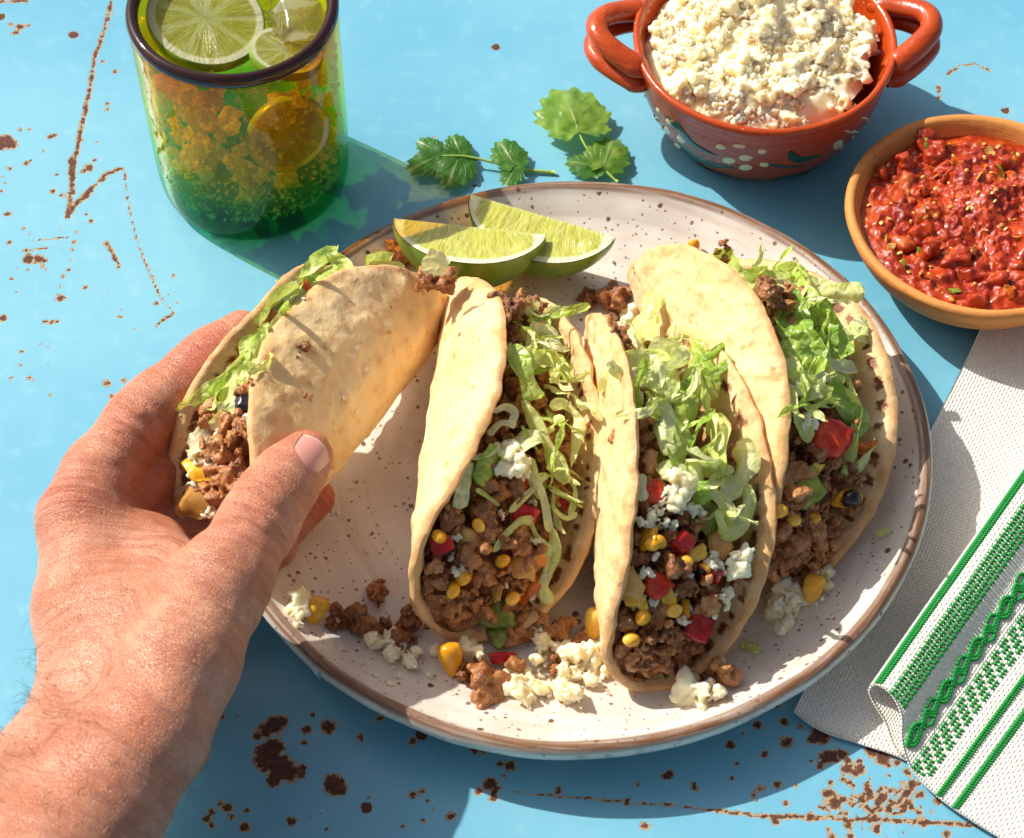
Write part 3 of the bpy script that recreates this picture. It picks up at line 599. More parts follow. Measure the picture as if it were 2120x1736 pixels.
    def bed(s, q=.6):
        n, m = 70, 26; k = np.linspace(-.97, .97, n); w = np.linspace(0, 1, m); K, W = np.meshgrid(k, w, indexing='ij')
        P = s.at(K, W, np.full(K.shape, q)); P2 = s.at(K, W, np.full(K.shape, q*.45)); d = fbm(P*2.0, 3, s.id)
        up = P-P2; up /= np.linalg.norm(up, axis=-1, keepdims=True)+1e-6; P = P+up*(.22*d*np.sin(W*np.pi))[..., None]
        V = np.concatenate([P.reshape(-1, 3), P2.reshape(-1, 3)])-s.o; F1 = grid_faces(n, m)
        b = [i*m for i in range(n)]+[(n-1)*m+j for j in range(1, m)]+[i*m+m-1 for i in range(n-2, -1, -1)]+[j for j in range(m-2, 0, -1)]; b = np.array(b); b2 = np.roll(b, -1)
        return link('filling_bed', mesh_np('filling_bed', V, [F1, F1[:, ::-1]+n*m, np.stack([b, b2, b2+n*m, b+n*m], -1)], MEAT), s.root)
    def scatter_meat(s, n, q=.66, krange=(-.93, .93), jit=.05, big=.25):
        got = []; tries = 0
        while len(got) < n and tries < n*60:
            tries += 1; k = s.rng.uniform(*krange)
            if math.sqrt(1-k*k)*s.R < 1.9: continue
            w = s.rng.uniform(.08, .92); P = s.at(k, w, q+s.rng.uniform(-jit, jit))
            if any(((P-g)**2).sum() < .5**2 for g in got): continue
            got.append(P); b = s.rng.random() < big
            s.put('meat_crumble', (MEATB if b else MEATS)[int(s.rng.integers(5 if b else 10))], P, s.rng.uniform(.75, 1.15)*(.8 if b else 1))
        return got
    def item(s, name, meshes, u, v, q=.7, sc=1.0, lift=.12, face=True):
        P = s.pick(u, v, q); P = P+tocam(P)*lift; me = meshes[int(s.rng.integers(len(meshes)))] if isinstance(meshes, list) else meshes
        rot = rand_rot(s.rng)
        if face: z = tocam(P)+s.rng.normal(size=3)*.35; rot = basis(s.rng.normal(size=3), z)
        return s.put(name, me, P, sc, rot)
    def ribbon(s, pts, width, green=.4, q=.86, h=.2, **kw):
        """lettuce along picture points laid on the filling, h cm above it"""
        Q = []
        for i, a in enumerate(pts):
            P = s.pick(a[0], a[1], q); hh = h+(a[2] if len(a) > 2 else 0); z = tocam(P); d = P+z*hh
            # slide to the exact sight line at that depth
            ray = unp(a[0], a[1], d[2]); Q.append(ray if np.linalg.norm(ray-d) < 3 else d)
        Q = np.array(Q); up = tocam(Q.mean(0))+s.rng.normal(size=3)*.3
        me = leaf_strip('lettuce_shred', Q-s.o, width, s.rng, green, up=up, **kw); return link('lettuce_shred', me, s.root)
    def fluff(s, n, poly, q=(.78, .98), sc=(.7, 1.05), lift=(0, .35)):
        """loose shreds inside a picture region: list of (u, v, radius)"""
        for i in range(n):
            u, v, r = poly[int(s.rng.integers(len(poly)))]; a = s.rng.uniform(0, 6.283); d = r*math.sqrt(s.rng.random())
            P = s.pick(u+d*math.cos(a), v+d*math.sin(a), round(s.rng.choice(np.linspace(q[0], q[1], 4)), 3)); P = P+tocam(P)*s.rng.uniform(*lift)
            s.put('lettuce_shred', SHREDS[int(s.rng.integers(len(SHREDS)))], P, s.rng.uniform(*sc))
T1, T2, T3, T4 = [Taco(k) for k in (1, 2, 3, 4)]
T1.tortilla([(-.3, -.55, .5), (-.6, -.35, .5)]); T2.tortilla(); T3.tortilla(); T4.tortilla([(-.5, .62, .5)])
for t in (T1, T2, T3, T4): t.bed(.64 if t.id != 1 else .64)
# ================================================================== hand
def skin_material():
    m = Mat('skin'); oc = m.oc; al, red, cre = m.attr('along'), m.attr('red'), m.attr('crease')
    n1 = m.noise(oc, .55, 4, .6); n2 = m.noise(oc, 2.6, 4, .65)
    c = m.mix(m.ms(n1, .3, .7), srgb('#dca083'), srgb('#cd8767'))
    c = m.mix(m.ma('MULTIPLY', m.ms(n2, .5, .75), .4), c, srgb('#b76a52'))
    c = m.mix(m.ma('MULTIPLY', red, .75), c, srgb('#c2604a'))
    fr = m.ma('MULTIPLY', m.ms(m.vor(oc, 2.3), .12, .05), m.ms(m.noise(oc, .8, 2), .5, .6))
    c = m.mix(m.ma('MULTIPLY', fr, .35), c, srgb('#8f4f33'))
    x = m.n('SeparateXYZ', {0: oc})
    wob = m.noise(oc, 1.2, 3, .6)
    fine = m.n('CombineXYZ', {0: m.ma('ADD', m.ma('MULTIPLY', al, 7.5), m.ma('MULTIPLY', wob, 2.2)), 1: m.ma('MULTIPLY', x.outputs[0], .55), 2: m.ma('MULTIPLY', m.ma('ADD', x.outputs[1], x.outputs[2]), .5)}).outputs[0]
    w1 = m.noise(fine, 1.0, 4, .62); w2 = m.noise(m.sc(fine, (.45, .7, .7)), 1.0, 3, .55)
    v = m.vor(m.add(oc, m.sc(m.noise(oc, 3, 2, .5, 0, True), (.15, .15, .15))), 9, 'DISTANCE_TO_EDGE')
    c = m.mix(m.ma('MULTIPLY', m.ms(w2, .56, .36), m.ma('ADD', .25, m.ma('MULTIPLY', cre, .45))), c, srgb('#a85a40'))
    h = m.ma('ADD', m.ma('MULTIPLY', w1, m.ma('ADD', .55, m.ma('MULTIPLY', cre, .9))), m.ma('ADD', m.ma('MULTIPLY', w2, m.ma('ADD', .5, m.ma('MULTIPLY', cre, 1.3))), m.ma('MULTIPLY', m.ms(v, 0, .12), .22)))
    return m.end(m.pbr(c, m.mix(n2, (.4,)*3, (.55,)*3), m.bump(h, .15, 1.0), .35, (1, .35, .18), .28, spec=.45))
SKIN = skin_material()
mn = Mat('nail'); NAIL = mn.end(mn.pbr(mn.mix(mn.ms(mn.attr('len'), .90, .97), srgb('#d9998a'), srgb('#e6c2ae')), .2, mn.bump(mn.noise(mn.sc(mn.attr('acr'), (9, 0, 0)), 1, 2), .006, .4), .35, (1, .4, .25), .15, spec=.5))
mh = Mat('arm_hair'); HAIR = mh.end(mh.pbr(srgb('#3a2416'), .45))
J = lambda u, v, z: unp(u, v, z)
# (start, end, r0, r1, k, group) ; groups: b = hand body, i = index, t = thumb, m/r/p = other fingers
caps = []
def chain(g, k, *js):
    for (a, b) in zip(js[:-1], js[1:]): caps.append((J(*a[:3]), J(*b[:3]), a[3], b[3], k, g))
chain('b', 1.0, (-260, 2030, 6.2, 2.75), (-40, 1790, 5.6, 2.55), (120, 1615, 5.3, 2.2), (205, 1480, 5.2, 1.95), (178, 1270, 5.1, 1.66), (166, 1075, 5.0, 1.42))
chain('b', 1.0, (-120, 2060, 5.0, 2.6), (60, 1860, 6.6, 2.5), (205, 1665, 6.6, 2.05), (310, 1515, 6.8, 1.75), (375, 1370, 6.9, 1.75), (455, 1215, 6.8, 1.52), (530, 1090, 6.45, 1.30))
chain('b', 1.2, (250, 1480, 5.2, 2.2), (270, 1330, 4.9, 2.2), (250, 1180, 3.9, 1.7), (210, 1110, 3.6, 1.5))
chain('b', 1.0, (300, 1300, 5.2, 1.9), (350, 1210, 5.1, 1.35), (330, 1130, 4.1, 1.0))
chain('b', .8, (290, 1400, 5.7, 1.9), (380, 1250, 5.9, 1.5))
chain('b', .6, (300, 1620, 3.6, 1.2), (350, 1545, 3.5, 1.25), (350, 1420, 3.4, 1.5))
chain('b', 1.0, (230, 1300, 3.0, 1.9), (230, 1180, 2.7, 1.5))
chain('i', .55, (166, 1075, 5.0, 1.42), (205, 985, 5.05, 1.32), (288, 872, 5.2, 1.17), (330, 830, 5.3, 1.10), (405, 765, 5.6, 1.0), (440, 735, 5.75, .98), (500, 690, 5.9, .85))
chain('t', .5, (530, 1090, 6.45, 1.30), (565, 1030, 6.62, 1.24), (600, 985, 6.65, 1.12), (632, 948, 6.55, .98))
chain('m', .4, (215, 1120, 3.5, 1.25), (330, 1090, 2.4, 1.05), (470, 1120, 1.9, .95), (590, 1085, 1.95, .86), (653, 1032, 2.25, .76))
chain('n', .4, (205, 1110, 3.9, 1.25), (300, 1000, 3.7, 1.05), (370, 940, 3.4, .95), (430, 905, 3.0, .85))
chain('r', .4, (215, 1180, 2.8, 1.1), (340, 1180, 2.0, .95), (500, 1165, 2.2, .85), (575, 1135, 2.4, .75))
chain('p', .4, (240, 1260, 2.2, 1.0), (380, 1260, 1.6, .85), (480, 1230, 2.2, .72))
allp = np.array([c[0] for c in caps]+[c[1] for c in caps]); h = .105
lo = np.maximum(allp.min(0)-3.2, [-26, -34, -.2]); lo[1] = max(lo[1], -24.5); lo[0] = max(lo[0], -27); hi = allp.max(0)+[1.8, 1.8, 3.4]
G = sd_grid(lo, hi, h); Gs = {}
for a, b, ra, rb, k, g in caps:
    d = sd_cap(G, a, b, ra, rb).astype(np.float32)
    Gs[g] = d if g not in Gs else smin(Gs[g], d, k)
D = Gs['b']; D = smin(D, Gs['i'], .7); D = smin(D, Gs['t'], .6)
for g in 'nmrp': D = smin(D, Gs[g], .35)
def bump_at(D, c, r, amt): return D-amt*np.exp(-((G-np.asarray(c))**2).sum(-1)/(r*r))
D = bump_at(D, J(150, 1040, 5.6)+tocam(J(150, 1040, 5.6))*1.0, 1.1, .16)      # knuckle of the index finger
D = bump_at(D, J(268, 880, 5.6)+tocam(J(268, 880, 5.6))*.7, .9, .10)
D = bump_at(D, J(500, 1130, 7.4), 1.0, .16)                                    # knuckle of the thumb
D = bump_at(D, J(570, 1030, 7.6), .8, .06)
D = bump_at(D, J(150, 1560, 7.0), 1.6, .14); D = bump_at(D, J(330, 1560, 6.4), 1.2, .10)
for a, b, r, amt in [((215, 1470, 7.0), (170, 1120, 6.3), .45, .10), ((330, 1480, 6.8), (480, 1170, 7.4), .5, .10), ((265, 1420, 6.8), (330, 1270, 6.5), .8, -.12), ((310, 1000, 5.4), (345, 1075, 5.4), .35, -.14),
        ((230, 965, 6.1), (330, 985, 5.6), .22, -.10), ((300, 860, 6.2), (335, 930, 5.8), .2, -.06), ((510, 1310, 5.8), (545, 1255, 6), .22, -.10), ((400, 1640, 5), (300, 1760, 5), .5, .05)]:
    d = sd_cap(G, J(*a), J(*b), 0, 0); D = D-amt*np.exp(-(d/r)**2)
for pts in [((150, 1400, 8.2), (190, 1290, 8.0), (240, 1200, 7.8)), ((230, 1450, 8.5), (270, 1340, 8.4), (350, 1260, 8.4)), ((90, 1620, 8.6), (160, 1500, 8.4), (150, 1400, 8.2))]:     # veins
    for a, b in zip(pts[:-1], pts[1:]): D = D-.055*np.exp(-(sd_cap(G, J(*a), J(*b), 0, 0)/.42)**2)
D = D+.035*fbm(G*.55, 2, 4)+.02*fbm(G*1.5, 2, 6)
V, F = surface_nets(D, lo, h)
# light smoothing
nbs = np.concatenate([F[:, [0, 1]], F[:, [1, 2]], F[:, [2, 3]], F[:, [3, 0]]]); nbs = np.concatenate([nbs, nbs[:, ::-1]])
for it in range(4):
    S = np.zeros_like(V); np.add.at(S, nbs[:, 0], V[nbs[:, 1]]); cnt = np.bincount(nbs[:, 0], minlength=len(V))[:, None]; V = V+(.5 if it % 2 == 0 else -.48)*(S/np.maximum(cnt, 1)-V)
wsum = np.zeros(len(V)); al = np.zeros(len(V)); off = {}
acc = {}
for a, b, ra, rb, k, g in caps:
    L = np.linalg.norm(b-a); base = acc.get(g, 0); key = (g,)
    d = sd_cap(V, a, b, ra, rb); t = ((V-a)@(b-a))/L
    # distance from the wrist keeps neighbouring chains in step
    w0 = np.linalg.norm(a-J(160, 1600, 5.2))
    ww = np.exp(-np.maximum(d, 0)/.35); wsum += ww; al += ww*(w0+t)
al /= wsum+1e-9
red = np.zeros(len(V)); cre = np.zeros(len(V))
for c, r, a in [((640, 930, 7), 1.3, .8), ((150, 1030, 6), 1.6, .55), ((270, 880, 6), 1.2, .5), ((430, 740, 6.3), 1.6, .9), ((330, 930, 5), 1.6, .75), ((655, 1030, 2.5), 1.6, 1.0), ((320, 1030, 4.5), 1.6, .6), ((510, 1120, 7.4), 1.3, .5), ((330, 1220, 6), 1.8, .35), ((230, 1580, 7), 2.2, .4), ((380, 1560, 4), 1.2, .6)]:
    red = np.maximum(red, a*np.exp(-((V-J(*c))**2).sum(1)/r**2))
for c, r, a in [((515, 1110, 7.4), 1.2, 1.0), ((570, 1025, 7.6), .9, .9), ((150, 1030, 6), 1.4, .8), ((272, 880, 6.2), 1.1, .9), ((120, 1500, 7), 2.2, .7), ((250, 1500, 7), 2.2, .5), ((420, 1290, 6.8), 1.6, .7), ((330, 1150, 6), 1.3, .8), ((500, 1300, 5.5), 1.2, .9)]:
    cre = np.maximum(cre, a*np.exp(-((V-J(*c))**2).sum(1)/r**2))
HN = vnorm(V, F)
bigw = np.sin(al*8+3*fbm(V*.8, 2, 3)); V = V+HN*(.04*cre*bigw)[:, None]
hand = link('hand', mesh_np('hand', V, F, SKIN, attrs={'along': al, 'red': red, 'crease': cre}))
tag(hand, 'bare hand with hairy wrist reaching in from lower left, holding a taco', 'hand')
from mathutils.bvhtree import BVHTree
bvh = BVHTree.FromPolygons([Vector(v) for v in V], [tuple(f) for f in F.tolist()])
# thumb nail, laid on the skin
cen = J(642, 941, 7.2); nz = tocam(cen)+CR*.22+CU*.05; nz /= np.linalg.norm(nz)
lng = CR*.74+CU*.66; lng = lng-nz*(lng@nz); lng /= np.linalg.norm(lng); sid = np.cross(nz, lng)
na, nl = 21, 19; nv = []; aa, ll = [], []
for i in range(na):
    a = -1+2*i/(na-1)
    for j in range(nl):
        l = j/(nl-1); wd = .70*(1-.10*(1-l)**2); x = a*wd
        y0 = -.52+.20*a*a*1.0-.02; y1 = .58-.26*a*a
        y = y0+(y1-y0)*l; p = cen+sid*x+lng*y
        hit = bvh.ray_cast(Vector(p+nz*3), Vector(-nz), 6)[0]; q = np.array(hit) if hit is not None else p
        nv.append(np.append(q, 0)); aa.append(a); ll.append(l)
nv = np.array(nv)[:, :3].reshape(na, nl, 3)
for _ in range(6):
    nv[1:-1, 1:-1] = .5*nv[1:-1, 1:-1]+.125*(nv[:-2, 1:-1]+nv[2:, 1:-1]+nv[1:-1, :-2]+nv[1:-1, 2:])
A_, L_ = np.meshgrid(np.linspace(-1, 1, na), np.linspace(0, 1, nl), indexing='ij')
lift = .02+.04*np.clip(L_, 0, 1)**2+.02*(1-A_**2)-.05*np.clip(np.abs(A_)-.8, 0, 1)-.03*np.clip(.12-L_, 0, 1)/.12
top = nv+nz*lift[..., None]; bot = nv-nz*.08
Fn = grid_faces(na, nl); bd = [i*nl for i in range(na)]+[(na-1)*nl+j for j in range(1, nl)]+[i*nl+nl-1 for i in range(na-2, -1, -1)]+[j for j in range(nl-2, 0, -1)]
bd = np.array(bd); b2 = np.roll(bd, -1); o = na*nl
Vn = np.concatenate([top.reshape(-1, 3), bot.reshape(-1, 3)]); nF = [Fn, Fn[:, ::-1]+o, np.stack([bd, b2, b2+o, bd+o], -1)]
link('nail', mesh_np('nail', Vn, nF, NAIL, attrs={'len': np.tile(L_.ravel(), 2), 'acr': np.tile(A_.ravel(), 2)}), hand)
# hairs of the wrist and forearm
hr = np.random.default_rng(8); hairs = []
cand = np.where((HN@tocam(np.array([-15., -12, 5])) > -.35))[0]; uvh = proj(V)
wgt = np.exp(-((uvh[:, 0]-70)/130)**2-((uvh[:, 1]-1500)/150)**2)+.5*np.exp(-((uvh[:, 0]-290)/120)**2-((uvh[:, 1]-1660)/90)**2)+.06*((uvh[:, 1] > 1250) & (uvh[:, 0] < 330))
wgt = wgt[cand]; wgt /= wgt.sum()
for i in hr.choice(cand, 330, p=wgt):
    nrm = HN[i]; d = nrm*.75+CU*hr.normal(-.1, .5)+CR*hr.normal(-.25, .5); d /= np.linalg.norm(d); L = hr.uniform(.35, .9); p = V[i]-nrm*.03; pts = [p]
    bend = CU*hr.normal(-.2, .5)+CR*hr.normal(.2, .5)-nrm*.55
    for s in range(6):
        p = p+d*L/6; d = d+bend*.33; d /= np.linalg.norm(d); pts.append(p)
    hairs.append(tube(pts, np.linspace(.0062, .0025, 7), 3))
Vh, Fh = join_np(hairs); tag(link('arm_hair', mesh_np('arm_hair', Vh, Fh, HAIR), hand), kind='stuff')
# ================================================================== fillings (parts of each taco)
c4 = lambda x, y: (763+.3175*x, 975+.3175*y)        # read-off helpers: enlarged views of the photograph -> 2120 px picture
c6 = lambda x, y: (1187+.32*x, 975+.32*y)
c5 = lambda x, y: (1272+.32*x, 466.4+.32*y)
c3 = lambda x, y: (763+.2932*x, 508.8+.2932*y)
c1 = lambda x, y: (.4*x, 466.4+.4*y)
def crumbs(t, n, pts, q=0.84, r=22, sc=(.25, .6)):
    for i in range(n):
        u, v = pts[int(t.rng.integers(len(pts)))]; t.item('cheese_crumb', CHEESES, u+t.rng.normal()*r, v+t.rng.normal()*r, q, t.rng.uniform(*sc), t.rng.uniform(.15, .3), False)
# --- taco 2
t = T2; t.scatter_meat(46, .69, (-.96, .95)); t.scatter_meat(34, .81, (-.9, .2), .06)
for x, y, s in [(540,290,1.0),(740,270,1.15),(870,190,1.1),(1230,120,1.0),(640,540,1.1),(730,450,1.1),(760,640,1.15),(420,640,1.0),(940,480,1.1),(1010,450,.9),(900,680,.9),(640,800,.85),(560,370,.8),(960,760,.8)]:
    t.item('meat_crumble', MEATS+MEATB[:1], *c4(x, y), q=0.83, sc=s, lift=.18, face=False)
for x, y, s in [(478,500,.95),(1010,285,1.0),(990,50,.9),(1300,215,.6)]: t.item('red_pepper_piece', REDS, *c4(x, y), q=0.85, sc=s, lift=.25)
for x, y, s in [(1105,590,1.0),(1060,760,.95),(880,600,.4)]: t.item('orange_pepper_piece', ORGS, *c4(x, y), q=0.85, sc=s, lift=.22)
for x, y, s in [(1000,625,1.0),(840,785,.75),(615,440,.85)]: t.item('onion_piece', ONIS, *c4(x, y), q=0.83, sc=s, lift=.2)
for x, y in [(640,680),(555,765),(940,810)]: t.item('corn_kernel', CORNM, *c4(x, y), q=0.85, sc=.95, lift=.28)
t.item('green_pepper_piece', GRNS, *c4(1040,50), q=0.81, sc=.7, lift=.1)
for x, y, s in [(570,640,.8),(905,485,.45),(1100,450,.8),(1000,40,1.0),(870,290,.5),(650,600,.3),(500,750,.3),(890,770,.25),(1105,890,.5),(920,380,.35)]: t.item('cheese_crumb', CHEESES, *c4(x, y), q=0.87, sc=s, lift=.3, face=False)
for x, y, s in [(1040,1500,1.0),(1000,1580,.9)]: t.item('cheese_crumb', CHEESEB, *c3(x, y), q=0.91, sc=s, lift=.3, face=False)
crumbs(t, 16, [c4(600,500), c4(900,400), c4(800,700), c4(1000,200)])
for x, y, s in [(960,440,1.0),(1060,430,1.1),(1150,450,.9),(1010,520,.9)]: t.item('meat_crumble', MEATB, *c3(x, y), q=0.94, sc=s*.85, lift=.1, face=False)
t.fluff(26, [(1120,680,45),(1140,760,55),(1150,860,60),(1130,960,55),(1160,1010,40),(1090,720,30)], (.84, .98), (.55, .95), (0, .3))
Y = dict(ruffle=.07, cup=.15)
for pts, wd, g in [([c3(1560,420), c3(1430,460), c3(1250,500), c3(1120,540)], .55, .62), ([c3(1040,560), c3(1150,480), c3(1260,520), c3(1240,640)], .22, .6), ([c3(1020,700), c3(1060,830), c3(1120,960), c3(1180,1090)], 1.0, .55),
    ([c3(1100,1080), c3(1190,1260), c3(1300,1450), c3(1400,1680)], .95, .25), ([c3(1280,1120), c3(1400,1140), c3(1470,1260), c3(1430,1560)], .55, .15), ([c3(1280,960), c3(1400,960), c3(1580,910)], .3, .2),
    ([c3(1170,830), c3(1260,800), c3(1330,860), c3(1290,960)], .9, .2), ([c3(1330,780), c3(1390,880), c3(1420,960)], .5, .45), ([c3(1130,600), c3(1270,620), c3(1300,700)], .9, .05), ([c3(1040,760), c3(1130,800), c3(1230,770)], .9, .1),
    ([c3(880,1180), c3(960,1140), c3(1030,1180), c3(1000,1280)], .3, -.05), ([c3(850,1340), c3(930,1260), c3(1040,1270)], .35, -.05), ([c3(900,1450), c3(1050,1400), c3(1200,1310)], .9, .1), ([c3(720,1500), c3(830,1470), c3(930,1400)], .3, .0),
    ([c3(700,1520), c3(690,1620), c3(640,1760)], .85, .15), ([c3(930,1430), c3(850,1580), c3(800,1700)], .95, .75), ([c3(1080,1270), c3(1160,1400), c3(1230,1480)], .15, .6), ([c3(1140,1500), c3(1170,1650), c3(1230,1790)], .45, .15),
    ([c4(1160,20), c4(1080,110), c4(920,270)], .3, .2), ([c4(1060,0), c4(1130,150), c4(1180,400)], .4, .15), ([c4(1210,100), c4(1210,240), c4(1290,310), c4(1360,280)], .22, .3), ([c4(820,530), c4(880,430), c4(990,330), c4(1070,330)], .28, .3),
    ([c4(1060,330), c4(1110,440), c4(1220,580)], .4, .25), ([c4(1190,360), c4(1210,500), c4(1170,660), c4(1140,760), c4(1180,870)], .5, .3), ([c4(700,120), c4(780,170), c4(850,230)], .22, .4), ([c4(1270,0), c4(1350,130), c4(1310,300)], .2, .35), ([c4(620,30), c4(610,130), c4(600,250)], .6, .15)]:
    t.ribbon(pts, wd*1.12, g, .91, .3, **Y)
for x, y in [(720,350),(860,600),(480,420)]: t.item('corn_kernel', CORNM, *c4(x, y), q=.86, sc=.9, lift=.3)
# --- taco 3
t = T3; t.scatter_meat(46, .69, (-.95, .96)); t.scatter_meat(34, .81, (-.93, .15), .06)
for x, y, s in [(500,60,1.1),(450,260,1.1),(640,240,1.1),(800,360,1.0),(420,560,1.1),(640,590,1.15),(720,760,1.15),(860,840,1.1),(560,950,1.2),(540,1060,1.1),(430,1200,1.0),(580,1190,1.1),(660,1080,.9),(380,420,.9),(930,780,.8)]:
    t.item('meat_crumble', MEATS+MEATB[:1], *c6(x, y), q=0.83, sc=s, lift=.18, face=False)
for x, y, s in [(700,470,1.0),(880,690,.85),(820,1020,1.25),(1010,660,.6)]: t.item('red_pepper_piece', REDS, *c6(x, y), q=0.87, sc=s, lift=.28)
for x, y, s in [(530,760,.85),(520,140,.8)]: t.item('tomato_piece', TOMS, *c6(x, y), q=0.86, sc=s, lift=.25)
for x, y, s in [(490,430,1.15),(780,530,.9),(610,810,.95),(730,890,.7),(400,850,.7),(440,850,.6)]: t.item('yellow_pepper_piece', YELS, *c6(x, y), q=0.86, sc=s, lift=.25)
for x, y, s in [(960,460,1.0),(370,760,1.15),(960,120,.7)]: t.item('onion_piece', ONIS, *c6(x, y), q=0.85, sc=s, lift=.2)
for x, y in [(540,440),(375,1065),(510,480)]: t.item('corn_kernel', CORNM, *c6(x, y), q=0.87, sc=1.0, lift=.28)
t.item('corn_kernel', CHARM, *c6(850,620), q=0.86, sc=.9, lift=.25); t.item('green_pepper_piece', GRNS, *c6(860,290), q=0.83, sc=.95, lift=.12)
for x, y, s in [(900,590,.9),(960,620,.9),(1000,800,1.0),(470,650,.8),(500,330,.8),(440,330,.6),(620,340,.8),(640,370,.6),(780,260,.8),(690,210,.8),(540,240,.7),(530,570,.7),(900,950,.7),(700,970,.5),(760,960,.3),(790,1100,.3),(540,845,.3),(660,800,.3),(820,260,.5),(560,270,.5)]:
    t.item('cheese_crumb', CHEESES, *c6(x, y), q=0.89, sc=s, lift=.32, face=False)
for x, y, s in [(690,110,1.2),(640,160,.9),(1090,590,1.0),(1090,550,.8)]: t.item('cheese_crumb', CHEESEB, *c6(x, y), q=0.93, sc=s, lift=.35, face=False)
crumbs(t, 18, [c6(600,300), c6(800,600), c6(700,900), c6(500,700)])
for x, y, s in [(1700,600,.9),(1750,640,.8),(1730,690,.7)]: t.item('meat_crumble', MEATB, *c3(x, y), q=0.96, sc=s*.85, lift=.1, face=False)
t.fluff(30, [(1370,760,50),(1400,840,65),(1440,920,70),(1470,1000,60),(1500,1060,40),(1330,790,25)], (.84, .99), (.6, 1.0), (0, .35))
for pts, wd, g in [([c5(300,400), c5(240,520), c5(190,640), c5(190,760)], 1.25, .3), ([c5(100,660), c5(140,720), c5(190,800)], 1.0, -.05), ([c5(40,910), c5(140,880), c5(260,900), c5(360,990)], 1.3, .3), ([c5(130,960), c5(250,1010), c5(400,1090)], 1.2, .2),
    ([c5(210,830), c5(330,830), c5(430,900)], 1.2, -.05), ([c5(1070,510), c5(960,610), c5(830,700), c5(740,800)], .4, .8), ([c5(760,860), c5(660,930), c5(540,1000), c5(410,1060)], .55, .85), ([c5(500,750), c5(560,850), c5(560,960), c5(590,1100)], 1.5, .65),
    ([c5(430,1070), c5(470,1170), c5(440,1330), c5(380,1560)], .95, .6), ([c5(640,1190), c5(560,1300), c5(500,1430)], .45, .7), ([c5(400,640), c5(380,760), c5(380,860)], .16, .0), ([c5(240,1220), c5(330,1140), c5(430,1080)], .25, .1),
    ([c5(220,1130), c5(320,1240), c5(330,1400), c5(380,1480)], .8, .15), ([c5(640,1230), c5(700,1380), c5(640,1530), c5(460,1520)], 1.2, .25), ([c5(560,1560), c5(480,1620), c5(370,1570), c5(290,1610)], .9, .25), ([c5(800,1400), c5(850,1520), c5(790,1680)], 1.2, .15),
    ([c5(640,1550), c5(730,1580), c5(640,1650)], .6, .2), ([c6(800,70), c6(820,150), c6(850,220)], .9, .7), ([c6(950,30), c6(890,120), c6(970,200), c6(1020,310)], .6, .2), ([c6(1090,100), c6(1140,190), c6(1080,330), c6(960,420)], .8, .3), ([c6(1060,40), c6(1010,120), c6(950,150)], .9, .2), ([c6(430,20), c6(430,110), c6(470,190)], .5, -.05), ([c6(930,250), c6(960,350), c6(990,400)], .3, .25)]:
    t.ribbon(pts, wd, g, .92, .32, ruffle=.09, cup=.2)
for x, y in [(640,900),(720,600),(450,960)]: t.item('corn_kernel', CORNM, *c6(x, y), q=.87, sc=.95, lift=.3)
for x, y, s in [(400,1230,.9),(480,1250,1.0),(560,1240,.9),(400,1140,.9),(500,1180,1.0),(600,1210,.8),(450,1090,.9)]: t.item('meat_crumble', MEATS, *c6(x, y), q=.8, sc=s, lift=.16, face=False)
T2.item('meat_crumble', MEATS, *c4(450,800), q=.8, sc=.9, lift=.15, face=False); T2.item('meat_crumble', MEATS, *c4(560,880), q=.8, sc=.9, lift=.15, face=False); T2.item('meat_crumble', MEATS, *c4(700,860), q=.8, sc=.9, lift=.15, face=False); T2.item('meat_crumble', MEATS, *c4(430,720), q=.8, sc=.85, lift=.15, face=False)
# --- taco 4
t = T4; t.scatter_meat(46, .69, (-.96, .95)); t.scatter_meat(34, .80, (-.93, .1), .06)
for x, y, s in [(1170,1350,1.1),(1280,1480,1.0),(1400,1500,.9),(1180,1600,1.1),(1480,1590,1.2),(1350,1560,.9)]: t.item('meat_crumble', MEATS, *c5(x, y), q=0.83, sc=s, lift=.15, face=False)
for x, y, s in [(1390,130,1.15),(1600,240,.8),(1530,270,.9),(1380,420,1.2),(1540,420,1.15),(1620,330,.9),(1450,520,1.0),(1330,520,1.0),(1640,460,.8),(1400,200,1.0)]: t.item('meat_crumble', MEATB, *c6(x, y), q=0.83, sc=s*.85, lift=.15, face=False)
t.item('tomato_piece', TOMS, *c5(1400,1370), q=0.89, sc=1.35, lift=.3); t.item('green_pepper_piece', GRNS, *c6(1510,130), q=0.87, sc=1.15, lift=.3)
P = t.pick(*c6(1750,205), .89); P = P+tocam(P)*.42; link('corn_kernel', CHARM, t.root, P-t.o, basis(tocam(P)+CU*.2, CR*.8+CU*.15+tocam(P)*.45), 1.45)
t.item('corn_kernel', CORNM, *c6(1330,270), q=0.87, sc=1.1, lift=.25)
for x, y, s in [(1560,10,.8),]: t.item('yellow_pepper_piece', YELS, *c6(x, y), q=0.86, sc=s, lift=.25)
for x, y, s in [(1330,360,.8),(1610,450,.6)]: t.item('red_pepper_piece', REDS, *c6(x, y), q=0.83, sc=s, lift=.15)
t.item('orange_pepper_piece', ORGS, *c5(1610,1420), q=0.89, sc=1.0, lift=.1)
for x, y, s in [(1270,1260,1.0),(1220,1300,.6),(1530,1360,.6),(1150,1060,.9)]: t.item('cheese_crumb', CHEESES, *c5(x, y), q=0.91, sc=s, lift=.3, face=False)
for x, y, s in [(960,440,1.0),(1040,470,1.1),(1110,430,.9),(700,200,.7)]: t.item('meat_crumble', MEATB, *c5(x, y), q=0.94, sc=s*.85, lift=.1, face=False)
crumbs(t, 8, [c5(1250,1300), c6(1450,300)])
t.fluff(24, [(1580,570,35),(1640,600,45),(1690,680,60),(1690,760,65),(1700,840,55),(1640,800,40)], (.84, .99), (.6, 1.0), (0, .3))
